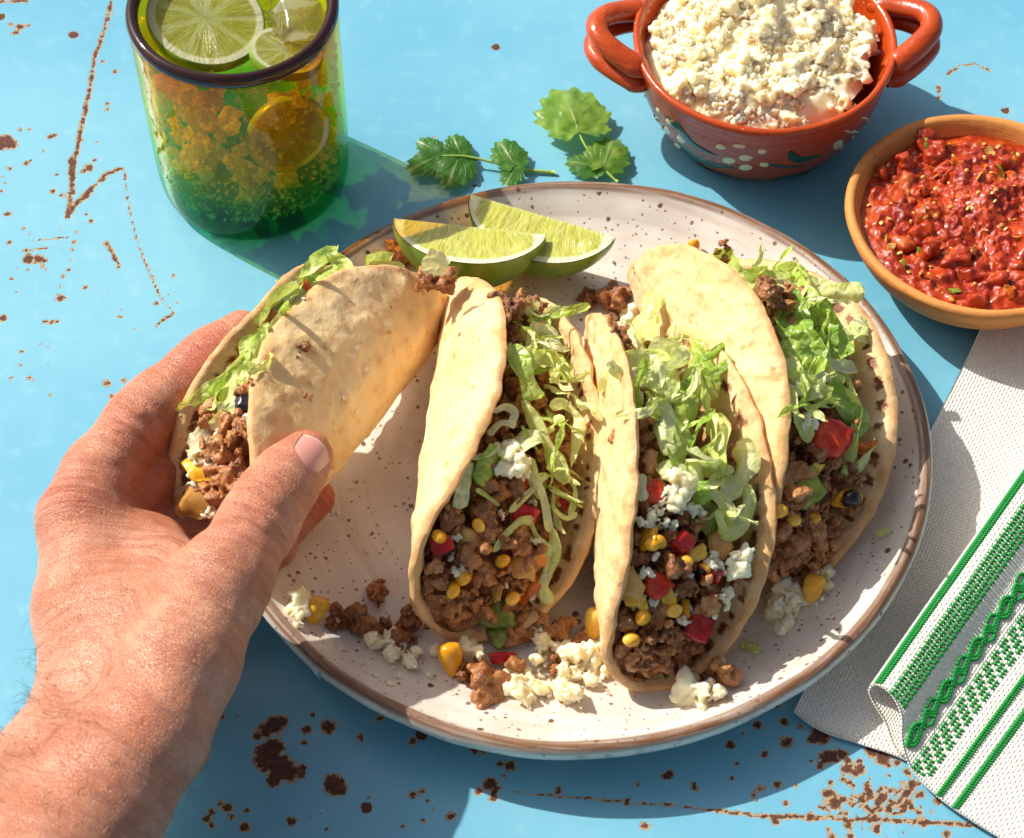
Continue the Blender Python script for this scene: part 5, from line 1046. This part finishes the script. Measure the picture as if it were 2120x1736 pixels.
hr2 = np.random.default_rng(21); got = []
for k in range(300):
    r = 4.75*math.sqrt(hr2.random()); a_ = hr2.uniform(0, 6.28); x, y = r*math.cos(a_)-.3, r*math.sin(a_)
    if (y > 4.0 and k % 2) or math.hypot(x, y) > 4.55: continue
    big = k < 85; s = hr2.uniform(.8, 1.4) if big else hr2.uniform(.6, 1.15)
    z = heap_z(x, y)+.02+(.10 if big else .16)
    link('cheese_crumb', (CHEESEB if big else CHEESES)[int(hr2.integers(5 if big else 8))], heap, (x, y, z-2.5), rand_rot(hr2), s)
tn = []
ico = SPH_ = None
for k in range(300):
    r = 4.6*math.sqrt(hr2.random()); a_ = hr2.uniform(0, 6.28); x, y = r*math.cos(a_)-.3, r*math.sin(a_); s = hr2.uniform(.09, .19)
    if math.hypot(x, y) > 4.6: continue
    q = SPH*(1+.35*hr2.normal(size=SPH.shape)*.6)*s*hr2.uniform(.7, 1.2, 3); tn.append((q+np.array([x, y, heap_z(x, y)-2.5+.12+hr2.uniform(0, .2)]), SPF))
Vt, Ft = join_np(tn); tag(link('fine_cheese_crumbs', mesh_np('fine_cheese_crumbs', Vt, Ft, CHEESE), heap), kind='stuff')
# ================================================================== salsa bowl
SCN = np.array([19.25, 8.3, 0.0])
so = [(0, .06), (3.0, .04), (3.5, .05), (4.1, .5), (4.8, 1.3), (5.3, 2.2), (5.56, 2.85)]; si = [(5.52, 3.02), (5.38, 3.1), (5.2, 3.05), (5.02, 2.8), (4.75, 2.2), (4.2, 1.3), (3.2, .7), (0, .55)]
V, F = lathe(np.concatenate([crv([(a, b, 0) for a, b in so], 40)[:, :2], crv([(a, b, 0) for a, b in si], 40)[:, :2]]), 130); V[:, :2] *= (1+.006*fbm(V*.3, 2, 7))[:, None]
tag(link('terracotta_dish', mesh_np('terracotta_dish', V, F, CLAYO), None, SCN), 'unglazed terracotta dish holding red salsa at the right edge', 'dish')
def salsa_material():
    m = Mat('tomato_salsa'); oc = m.oc
    w = m.add(oc, m.sc(m.noise(oc, .8, 3, .6, 0, True), (1.2, 1.2, 1.2))); n1 = m.noise(w, .9, 5, .65); n2 = m.noise(w, 4, 4, .65)
    c = m.ramp(n1, [(.28, srgb('#701706')), (.46, srgb('#9c2b0b')), (.6, srgb('#b54415')), (.78, srgb('#cc7c3a'))]); c = m.mix(m.ma('MULTIPLY', m.ms(n2, .55, .75), .4), c, srgb('#d4703a'))
    sd = m.ms(m.vor(m.add(w, (3, 2, 1)), 1.3), .13, .09); c = m.mix(m.ma('MULTIPLY', sd, .5), c, srgb('#d89a3f'))
    h = m.ma('ADD', m.noise(w, 2.2, 4, .65), m.ma('MULTIPLY', n2, .6))
    return m.end(m.pbr(c, .2, m.bump(h, .09, .8), .1, (1, .35, .1), .2, spec=.2, **{'Coat Weight': 1.0, 'Coat Roughness': .05, 'Coat IOR': 1.35, 'Coat Normal': m.bump(m.noise(w, 2.5, 3, .6), .12, .8)}))
SALSA = salsa_material()
n, m_ = 300, 130; tt = np.linspace(0, 2*np.pi, n, endpoint=False); rr = np.linspace(.01, 1, m_); X_ = np.outer(np.cos(tt), rr*5.0); Y_ = np.outer(np.sin(tt), rr*5.0)
P = np.stack([X_, Y_, 0*X_], -1); lump = 1-np.abs(pn(P*.42, 12)); z = 2.35+.55*np.exp(-((X_-.8)**2+(Y_-1.6)**2)/5)+.45*(lump-.6)+.30*np.abs(fbm(P*.9, 3, 8))+.16*np.abs(pn(P*2.1, 5))+.10*fbm(P*3.2, 2, 2)
edge = np.clip((1-rr)/.16, 0, 1)[None]; P[..., 2] = 2.38*(1-edge)+z*edge; P[..., 2] = np.where((rr > .78)[None] & (P[..., 2] < 2.36), 2.36, P[..., 2])
salsa = tag(link('salsa', mesh_np('salsa', P.reshape(-1, 3), grid_faces(n, m_, closeu=True), SALSA), None, SCN), 'chunky wet red tomato salsa in the terracotta dish', 'salsa')
sr = np.random.default_rng(31); SCH = [blob_mesh('tomato_chunk', SALSA, sr, int(sr.integers(3, 7)), .3, .2, .4, .10, 1.7, .075, .25, (1.3, 1, .5), .35) for _ in range(6)]
zf = lambda x, y: float(P[..., 2].ravel()[((X_-x)**2+(Y_-y)**2).ravel().argmin()])
for k in range(26):
    r = 4.5*math.sqrt(sr.random()); a_ = sr.uniform(0, 6.28); x, y = r*math.cos(a_), r*math.sin(a_); link('tomato_chunk', SCH[int(sr.integers(6))], salsa, (x, y, zf(x, y)-.2), rand_rot(sr), sr.uniform(.4, 1.25))
for k in range(10):
    r = 4.4*math.sqrt(sr.random()); a_ = sr.uniform(0, 6.28); x, y = r*math.cos(a_), r*math.sin(a_); link('green_chile_bit', GRNS[k % 4], salsa, (x, y, zf(x, y)+.12), rand_rot(sr), sr.uniform(.25, .5))
SEED = veg_material('tomato_seed', ('#c98a34', '#e0ac55', '#eccb85'), .2)
SEEDM = mesh_np('tomato_seed', SPH*np.array([.13, .09, .04]), SPF, SEED)
for k in range(90):
    r = 4.6*math.sqrt(sr.random()); a_ = sr.uniform(0, 6.28); x, y = r*math.cos(a_), r*math.sin(a_); link('tomato_seed', SEEDM, salsa, (x, y, zf(x, y)+.03), (sr.normal()*.4, sr.normal()*.4, sr.uniform(0, 6)), sr.uniform(.6, 1.1))
for k in range(34):
    r = 4.4*math.sqrt(sr.random()); a_ = sr.uniform(0, 6.28); x, y = r*math.cos(a_), r*math.sin(a_); link('onion_bit', ONIS[k % 4] if k % 2 else ORGS[k % 4], salsa, (x, y, zf(x, y)+.1), rand_rot(sr), sr.uniform(.2, .42))
# ================================================================== cilantro
def cilantro_material():
    m = Mat('cilantro_leaf'); oc = m.oc; vn, dk = m.attr('vein'), m.attr('dark'); n1 = m.noise(oc, 1.5, 3)
    c = m.mix(m.ms(m.ma('ADD', n1, m.ma('MULTIPLY', dk, .8)), .35, 1.0), srgb('#8fae45'), srgb('#3c7124')); c = m.mix(m.ma('MULTIPLY', vn, .5), c, srgb('#b6c77a'))
    h = m.ma('ADD', m.ma('MULTIPLY', vn, -.8), m.ma('MULTIPLY', m.noise(oc, 5, 3), .4)); nb = m.bump(h, .05, .9)
    p = m.pbr(c, .34, nb, 0, spec=.5); tr = m.n('BsdfTranslucent', {0: m.mix(.4, c, srgb('#a7c43c')), 1: nb}).outputs[0]
    return m.end(m.n('MixShader', {0: .42, 1: p, 2: tr}).outputs[0])
CIL = cilantro_material(); ms_ = Mat('cilantro_stem'); CSTEM = ms_.end(ms_.pbr(ms_.mix(ms_.noise(ms_.oc, 1.5, 2), srgb('#7d9c3a'), srgb('#a3b85c')), .35, None, .3, (.7, 1, .2), .15))
cz = lambda x, y: (763+.3*x, 127+.3*y)
cr_ = np.random.default_rng(2)
def cleaf(root, o, base, tip, wid, lobes, dark, z0, tilt=.25):
    b = unp(*cz(*base), z0); t = unp(*cz(*tip), z0); L = np.linalg.norm(t-b); x = (t-b)/L; y = np.array([-x[1], x[0], 0]); na, nr = 150, 22
    a = np.linspace(-1, 1, na); th = a*2.3
    env = .56+.44*np.cos(th*.98)
    lob = np.abs(np.cos(th*1.20)); teeth = np.abs(((a*lobes*2.6) % 1)-.5)*2
    R = env*(.50+.50*lob**.45)*(.80+.20*np.abs(np.cos(th*2.4+.15))**.5)*(1-.12*teeth-.03*np.abs(np.sin(a*37)))
    r = np.linspace(.01, 1, nr); T, Rr = np.meshgrid(th, r, indexing='ij'); Q = Rr*R[:, None]
    px = Q*np.cos(T)*L; py = Q*np.sin(T)*L*wid
    fold = .10*L*np.abs(np.cos(T*1.2))*Q-.16*L*Q**2; z = fold+.035*L*fbm(np.stack([px*1.4, py*1.4, 0*px+z0*7], -1), 2, 3)+tilt*py*.4+.12
    P = b+px[..., None]*x+py[..., None]*y+np.stack([0*z, 0*z, np.maximum(z, -z0+.08)], -1)
    v = np.maximum(np.exp(-(np.abs(np.sin(T*1.20))/.09)**2)*(Q > .05), np.exp(-((np.abs((T*lobes*1.3+Q*2.5) % 1-.5))/.08)**2)*.4*(Q > .3))
    V = np.concatenate([P.reshape(-1, 3)])-o; link('leaf', mesh_np('leaf', V, grid_faces(na, nr), CIL, attrs=dict(vein=v, dark=np.full(v.shape, dark))), root)
def stem(root, o, pts, r0, r1):
    P = np.array([unp(*cz(x, y), z) for x, y, z in pts]); V, F = tube(crv(P, 26)-o, np.linspace(r0, r1, 26), 8); link('stem', mesh_np('stem', V, F, CSTEM), root)
o = unp(*cz(1600, 720), 0); rt = tag(empty('cilantro_sprig', o), 'cilantro sprig with one big pale leaf, its stem tucked behind the plate rim', 'cilantro', 'cilantro sprigs behind the plate')
stem(rt, o, [(1450,495,.75), (1500,590,.6), (1580,700,.4), (1720,835,.25)], .05, .075)
cleaf(rt, o, (1455,500), (1330,165), 1.12, 3, .05, .7); cleaf(rt, o, (1625,745), (1690,525), 1.05, 3, .25, .4, .15); cleaf(rt, o, (1600,755), (1345,690), .8, 3, .6, .3, -.2)
o = unp(*cz(1010, 740), 0); lf = tag(empty('cilantro_sprig', o), 'darker cilantro sprig lying flat between the glass and the plate', 'cilantro', 'cilantro sprigs behind the plate')
stem(lf, o, [(490,655,.5), (640,655,.5), (760,675,.45), (890,708,.35), (1010,742,.2), (1290,770,.12)], .04, .085)
for b_, t_, w_, d_ in [((495,655),(330,545),.85,.85), ((495,660),(260,780),.85,.75), ((640,650),(575,505),.95,.6), ((630,665),(545,890),.95,.7), ((1010,730),(900,540),.95,.5), ((1015,745),(945,880),.9,.65)]: cleaf(lf, o, b_, t_, w_, 3, d_, .35, cr_.uniform(-.3, .3))
# ================================================================== loose food on the plate
def loose(name, me, u, v, sc, label, cat, up=.12, group=None, rot=None):
    P = on_plate(u, v, up*sc); o = link(name, me, None, P, rot if rot is not None else rand_rot(cr_), sc); return tag(o, label, cat, group)
G1 = 'beef crumbles fallen on the plate'
BIGM = [blob_mesh('beef_crumble', MEAT, cr_, 16, .42, .17, .32, .13, 2.2, .075, .1, (1.3, 1, .55)) for _ in range(4)]
for k, (u, v, s, lab) in enumerate([(782,1231,.75,'small round beef crumble alone on the plate left of the second taco'), (738,1288,1.25,'big dark beef crumble in the left pile, beside the corn kernel'), (835,1305,1.2,'dark beef crumble under the near end of the second taco, left side'), (692,1293,.6,'little beef crumble touching the fallen corn kernel on the left'),
        (1012,1408,1.35,'large shiny beef crumble at the front of the plate under the red pepper strip'), (966,1390,.8,'beef crumble between the front corn kernel and the large shiny crumble'), (1153,1372,.7,'small brown beef crumble among the cheese at the front of the plate'),
        (1166,1304,1.1,'beef crumble lying in the gap between the two middle tacos'), (1076,1294,1.15,'beef crumble spilling over the end of the taco beside a green pepper'), (1494,1398,1.15,'beef crumble near the tip of the front taco, beside cheese'), (1424,1400,.75,'beef crumble half hidden behind cheese at the tip of the front taco'),
        (1283,622,1.45,'large beef crumble at the back of the plate between two tacos'), (835,533,1.0,'beef crumble under the left tip of the front lime wedge')]):
    loose('beef_crumble', BIGM[k % 4], u, v, s*.8, lab, 'beef crumble', .3, G1)
G2 = 'corn kernels fallen on the plate'
for u, v, s, lab in [(655,1266,1.25,'corn kernel beside cheese at the far left of the plate'), (934,1366,1.45,'plump corn kernel standing at the front of the plate'), (1233,1292,1.45,'corn kernel leaning on the left side of the front taco'), (1683,1221,1.35,'corn kernel in cheese below the rightmost taco'), (1437,513,.8,'corn kernel peeking out behind the rightmost taco')]:
    loose('corn_kernel', CORNM, u, v, s, lab, 'corn kernel', .4, G2, basis(CR*.3+CU*.2, CU+CR*cr_.normal()*.3+tocam(np.zeros(3))*.3))
P = on_plate(1042, 1363, .25); tag(link('red_pepper_piece', REDS[0], None, P, basis(CR, np.array([.1, -.5, 1.])), (1.1, .55, 1)), 'red pepper strip on top of the large shiny beef crumble', 'red pepper')
P = on_plate(1026, 1268, .9); tag(link('green_pepper_piece', GRNS[1], None, P, basis(CR, tocam(P)), 1.15), 'square green pepper piece hanging over the near end of a taco', 'green pepper', 'green pepper pieces fallen from a taco')
P = on_plate(1040, 1318, .35); tag(link('green_pepper_piece', GRNS[2], None, P, basis(CR+CU*.5, tocam(P)+CU*.5), .95), 'olive green pepper piece on the plate below the square one', 'green pepper', 'green pepper pieces fallen from a taco')
for pts, wd, lab in [([(1535,1330), (1553,1336), (1572,1350)], .5, 'shred of lettuce on the plate right of the front taco'), ([(1815,1108), (1828,1104), (1842,1098)], .3, 'tiny lettuce shred near the right rim of the plate')]:
    Q = np.array([on_plate(u, v, .2) for u, v in pts]); c = Q.mean(0); tag(link('lettuce_shred', leaf_strip('lettuce_shred', Q-c, wd, cr_, .35, .04, .25, .2), None, c), lab, 'lettuce', 'lettuce shreds fallen on the plate')
G3 = 'cheese crumbs fallen on the plate'
for k, (u, v, s, lab) in enumerate([(618,1256,1.35,'cheese crumb left of the fallen corn kernel at the far left'), (612,1284,.9,'cheese crumb just below the far left corn kernel'), (772,1328,1.35,'larger cheese crumb below the left beef pile'), (818,1340,1.25,'cheese crumb right of the larger one below the left beef pile'), (845,1368,.9,'cheese crumb lowest of those below the left beef pile'), (906,1352,.85,'cheese crumb left of the plump corn kernel'),
        (972,1350,1.45,'round cheese crumb right of the plump corn kernel'), (1062,1386,1.0,'cheese crumb just right of the large shiny beef crumble'), (1065,1422,1.1,'cheese crumb below right of the large shiny beef crumble'), (1094,1426,1.35,'cheese crumb in front of the large shiny beef crumble, right of its neighbour'), (1092,1394,.9,'cheese crumb below the small red pepper strip'),
        (1125,1353,1.3,'cheese crumb left of the small brown beef crumble'), (1190,1356,1.55,'biggest cheese crumb right of the small brown beef crumble'), (1166,1410,1.2,'cheese crumb below the small brown beef crumble'), (1172,1438,1.5,'cheese crumb nearest the front rim of the plate'), (1207,1398,1.1,'cheese crumb left of the tip of the front taco'), (1236,1356,1.3,'cheese crumb under the left edge of the front taco'), (1234,1320,1.0,'cheese crumb below the corn kernel that leans on the front taco'), (1252,1392,.9,'cheese crumb tucked against the lower left edge of the front taco'),
        (1110,1306,1.0,'cheese crumb left of the beef crumble in the gap between tacos'), (1635,1228,1.4,'cheese crumb left of the corn kernel below the rightmost taco'), (1613,1260,1.3,'cheese crumb lower left of the corn kernel below the rightmost taco'), (1641,1258,1.1,'cheese crumb directly below the corn kernel by the rightmost taco'), (1698,1200,1.1,'cheese crumb above the corn kernel below the rightmost taco'), (1624,1298,.9,'lone cheese crumb right of the front taco'), (1690,1245,.6,'small cheese crumb at the right foot of the corn kernel by the rightmost taco'),
        (1424,1428,1.9,'largest cheese crumb, in front of the front taco tip'), (1475,1440,1.1,'cheese crumb under the beef at the front taco tip'), (1473,1366,1.0,'cheese crumb on top of the beef at the front taco tip'), (1438,1360,.6,'small cheese crumb on the edge of the front taco tip'), (1308,652,1.4,'cheese crumb beside the large beef crumble at the back of the plate'), (1330,640,1.0,'cheese crumb behind the front taco near the big back crumble')]):
    loose('cheese_crumb', (CHEESEB if s > 1 else CHEESES)[k % 4], u, v, s*(.85 if s > 1 else 1.1), lab, 'cheese crumb', .22, G3)
CLU = ['below the left beef pile', 'around the large shiny beef crumble', 'around the small brown beef crumble', 'left of the front taco tip', 'in front of the large shiny beef crumble', 'beside the far left corn kernel', 'below the rightmost taco', 'left of the plump corn kernel']
for k in range(70):
    u, v = [(850,1385),(1000,1370),(1140,1390),(1210,1370),(1090,1410),(640,1275),(1640,1270),(800,1350)][k % 8]; u += cr_.normal()*38; v += cr_.normal()*22
    loose('tiny_cheese_crumb', CHEESES[k % 7], u, v, cr_.uniform(.16, .42), 'tiny white cheese crumb among those '+CLU[k % 8], 'cheese crumb', .15, 'tiny cheese crumbs '+CLU[k % 8])
for u, v in [(725,1010), (700,1062), (760,1142), (1430,560), (1268,540)]: loose('tiny_cheese_crumb', CHEESES[2], u, v, .38, 'tiny white cheese crumb on an empty part of the plate', 'cheese crumb', .15, 'tiny cheese crumbs on empty parts of the plate')
# ================================================================== napkin
def cloth_material(name, c0, c1):
    m = Mat(name); uv = m.n('UVMap').outputs[0]; x = m.n('SeparateXYZ', {0: m.add(uv, m.sc(m.noise(uv, .6, 2, .5, 0, True), (.12, .12, 0)))})
    f = math.pi/.125; sx = m.ma('SINE', m.ma('MULTIPLY', x.outputs[0], f)); sy = m.ma('SINE', m.ma('MULTIPLY', x.outputs[1], f*.85))
    wv = m.ma('ADD', m.ma('MULTIPLY', m.ma('ABSOLUTE', sx), m.ma('ABSOLUTE', sy)), m.ma('MULTIPLY', m.ma('MULTIPLY', sx, sy), .25))
    n1 = m.noise(m.sc(uv, (1, 14, 1)), 1, 3, .6); n2 = m.noise(uv, 1.5, 4, .6)
    c = m.mix(m.ms(wv, .0, .45), srgb(c1), srgb(c0)); c = m.mix(m.ma('MULTIPLY', m.ms(n2, .5, .75), .2), c, srgb('#cfc0a5')); c = m.mix(m.ma('MULTIPLY', n1, .12), c, srgb('#b9a88b'))
    return m.end(m.pbr(c, .85, m.bump(m.ma('ADD', wv, m.ma('MULTIPLY', n1, .4)), .045, 1.0), .15, (1, .9, .8), .15, spec=.2))
CLOTH = cloth_material('white_woven_cotton', '#fffaf0', '#f3eadc')
mt = Mat('green_thread'); THREAD = mt.end(mt.pbr(mt.mix(mt.noise(mt.oc, 5, 2), srgb('#0f7a30'), srgb('#2a9a48')), .6, mt.bump(mt.noise(mt.oc, 30, 2), .01, .6), .1, (.3, 1, .3), .1, spec=.3))
nap = tag(empty('napkin', unp(1900, 1300, 0)), 'folded white woven napkin with green embroidered stripes beside the plate', 'napkin'); NO = unp(1900, 1300, 0)
def two_sided(name, P, UV, th=.07):
    n, m_ = P.shape[:2]; F = grid_faces(n, m_); N = vnorm(P.reshape(-1, 3), F).reshape(P.shape)
    if N[..., 2].mean() < 0: N = -N; F = F[:, ::-1]
    V = np.concatenate([(P+N*th/2).reshape(-1, 3), (P-N*th/2).reshape(-1, 3)]); o = n*m_
    bd = [i*m_ for i in range(n)]+[(n-1)*m_+j for j in range(1, m_)]+[i*m_+m_-1 for i in range(n-2, -1, -1)]+[j for j in range(m_-2, 0, -1)]; bd = np.array(bd); b2 = np.roll(bd, -1)
    link(name, mesh_np(name, V-NO, [F, F[:, ::-1]+o, np.stack([bd, b2, b2+o, bd+o], -1)], CLOTH, uv=np.concatenate([UV.reshape(-1, 2)]*2)), nap); return N
# lower layer, flat on the table : left edge runs from the near corner up past the salsa dish
ce = [unp(u, v, z) for u, v, z in [(1642,1478,.28), (1700,1512,.30), (1780,1540,.22), (1870,1572,.18), (1990,1640,.16), (2200,1770,.16)]]; ce = crv(np.array(ce), 60)
le = [unp(u, v, z) for u, v, z in [(1642,1478,.28), (1760,1235,.3), (1850,1050,.3), (1935,875,.3), (2000,745,.26), (2050,640,.2), (2110,520,.15)]]; le = crv(np.array(le), 90)
base0 = le[0]; P = ce[:, None]+(le-base0)[None]; d = np.linspace(0, 1, 60)[:, None]
P[..., 2] = .16+.12*np.exp(-np.linspace(0, 6, 60)*1.2)[:, None]+.07*np.clip(fbm(P*.22, 2, 3), -.6, 1)+.16*np.exp(-np.linspace(0, 8, 90)*3)[None]*np.exp(-np.linspace(0, 5, 60))[:, None]
P[..., 2] = np.maximum(P[..., 2], .1)
cl = np.concatenate([[0], np.cumsum(np.linalg.norm(np.diff(ce, axis=0), axis=1))]); ll_ = np.concatenate([[0], np.cumsum(np.linalg.norm(np.diff(le, axis=0), axis=1))])
two_sided('lower_layer', P, np.stack(np.meshgrid(cl, ll_, indexing='ij'), -1))
# upper layer : near edge with a rolled fold on its left, running off along the stripes
ne = np.array([unp(u, v, z) for u, v, z in [(1868,1565,.36), (1850,1545,.42), (1832,1496,.62), (1806,1452,.95), (1798,1428,1.35), (1812,1418,1.6), (1842,1436,1.65), (1864,1476,1.4), (1866,1528,.95), (1876,1570,.65), (1895,1604,.45), (1935,1645,.38), (2000,1692,.34), (2120,1765,.3), (2300,1870,.3)]])
nk = 150; NE = crv(ne, nk); s_ = np.concatenate([[0], np.cumsum(np.linalg.norm(np.diff(NE, axis=0), axis=1))])
D0 = unp(2125, 958, 1.5)-unp(1800, 1425, 1.6); D0 /= np.linalg.norm(D0); D1 = unp(2120, 1395, .3)-unp(1935, 1640, .3); D1 /= np.linalg.norm(D1)
k4 = s_[np.argmin(np.abs(np.linspace(0, 14, nk)-4))]
mixk = np.clip((s_-k4)/6.0, 0, 1)[:, None]; DD = D0*(1-mixk)+D1*mixk; DD /= np.linalg.norm(DD, axis=1, keepdims=True)
La = np.linspace(0, 17, 120)
def sheet(): 
    P = NE[:, None]+La[None, :, None]*DD[:, None]; fl = np.clip(La/15, 0, 1)[None]
    P[..., 2] = np.maximum(NE[:, 2][:, None]*(1-.25*fl)+.10*fl, .3)+.05*fbm(P*.35, 2, 5)*np.clip(La, 0, 1)[None]; return P
PS = sheet(); US = np.stack(np.meshgrid(s_, La, indexing='ij'), -1); NS = two_sided('upper_layer', PS, US)
# embroidery : stitches laid on the upper layer
def spt(s, l, off=.05):
    i = np.interp(s, s_, np.arange(nk)); j = np.interp(l, La, np.arange(120)); i0, j0 = min(int(i), nk-2), min(int(j), 118); f, g = i-i0, j-j0
    w = lambda A: (A[i0, j0]*(1-f)+A[i0+1, j0]*f)*(1-g)+(A[i0, j0+1]*(1-f)+A[i0+1, j0+1]*f)*g
    n = w(NS); return w(PS)+n/np.linalg.norm(n)*off
def s_at(u, v, lo=k4):                              # coordinate across the stripes of a point of the near edge
    uv = proj(NE); d = ((uv-(u, v))**2).sum(1)+(s_ < lo-.01)*1e6; return s_[d.argmin()]
er = np.random.default_rng(6)
def stitch(a, b, r=.055):
    (s0, l0), (s1, l1) = a, b; P = np.array([spt(s0+(s1-s0)*t, l0+(l1-l0)*t, .02+.055*math.sin(t*math.pi)) for t in (0, .25, .5, .75, 1)]); return tube(P, np.array([.55, 1, 1.1, 1, .55])*r, 6, .8)
def band(name, items): V, F = join_np(items); tag(link(name, mesh_np(name, V-NO, F, THREAD), nap), kind='stuff')
b1 = s_at(1815, 1418); it = []; l = .05
while l < 16.5: it += [stitch((b1-.10, l), (b1+.10, l+.10), .06), stitch((b1+.04, l+.05), (b1+.2, l+.14), .05)]; l += .115
band('thin_stripe', it)
b2 = s_at(1856, 1452); it = []; l = .03; row = 0
while l < 16.5:
    for c in range(4):
        s0 = b2-.36+c*.22+(0.03 if row % 2 else 0); it.append(stitch((s0, l+.05*c), (s0+.19, l+.05*c+.07), .062))
    l += .16; row += 1
band('wide_stripe', it)
b4 = s_at(1893, 1602); it = []; l = .05; row = 0
while l < 16.5:
    for c in range(4):
        if (row+c) % 4 == 3: continue
        s0 = b4-.30+c*.21; it.append(stitch((s0, l+.06*c), (s0+.18, l+.06*c+.08), .062))
    l += .155; row += 1
band('wide_stripe', it)
for (u, v) in ((1940, 1650), (1975, 1676)):
    b = s_at(u, v); it = []; l = .02
    while l < 16.5: it += [stitch((b-.09, l), (b+.09, l+.09), .058), stitch((b+.05, l+.05), (b+.17, l+.13), .045)]; l += .115
    band('thin_stripe', it)
# motif band : diamonds linked by scrolls
b3 = (s_at(1868, 1530)+s_at(1884, 1585))/2-.12; it = []
def poly(pts, r=.06, step=.12):
    P = crv([(a, b, 0) for a, b in pts], 60)[:, :2]; L = np.concatenate([[0], np.cumsum(np.linalg.norm(np.diff(P, axis=0), axis=1))]); n = max(2, int(L[-1]/step))
    Q = np.stack([np.interp(np.linspace(0, L[-1], n+1), L, P[:, k]) for k in (0, 1)], -1)
    for a, b in zip(Q[:-1], Q[1:]): it.append(stitch(tuple(a-(b-a)*.15), tuple(b+(b-a)*.15), r))
l = .1
while l < 16:
    for q in (.34, .22): poly([(b3, l+.55-q*1.5), (b3+q*.9, l+.55), (b3, l+.55+q*1.5), (b3-q*.9, l+.55), (b3, l+.55-q*1.5)], .08)
    for q in (-.08, 0.02, .12): poly([(b3+q+.1, l+1.1), (b3-.16+q, l+1.45), (b3+.14+q, l+1.85), (b3-.08+q, l+2.25)], .075)
    poly([(b3+.22, l+1.3), (b3+.36, l+1.6), (b3+.24, l+1.9)], .07); poly([(b3-.3, l+1.55), (b3-.36, l+1.85), (b3-.2, l+2.1)], .07)
    l += 2.2
band('motif_band', it)
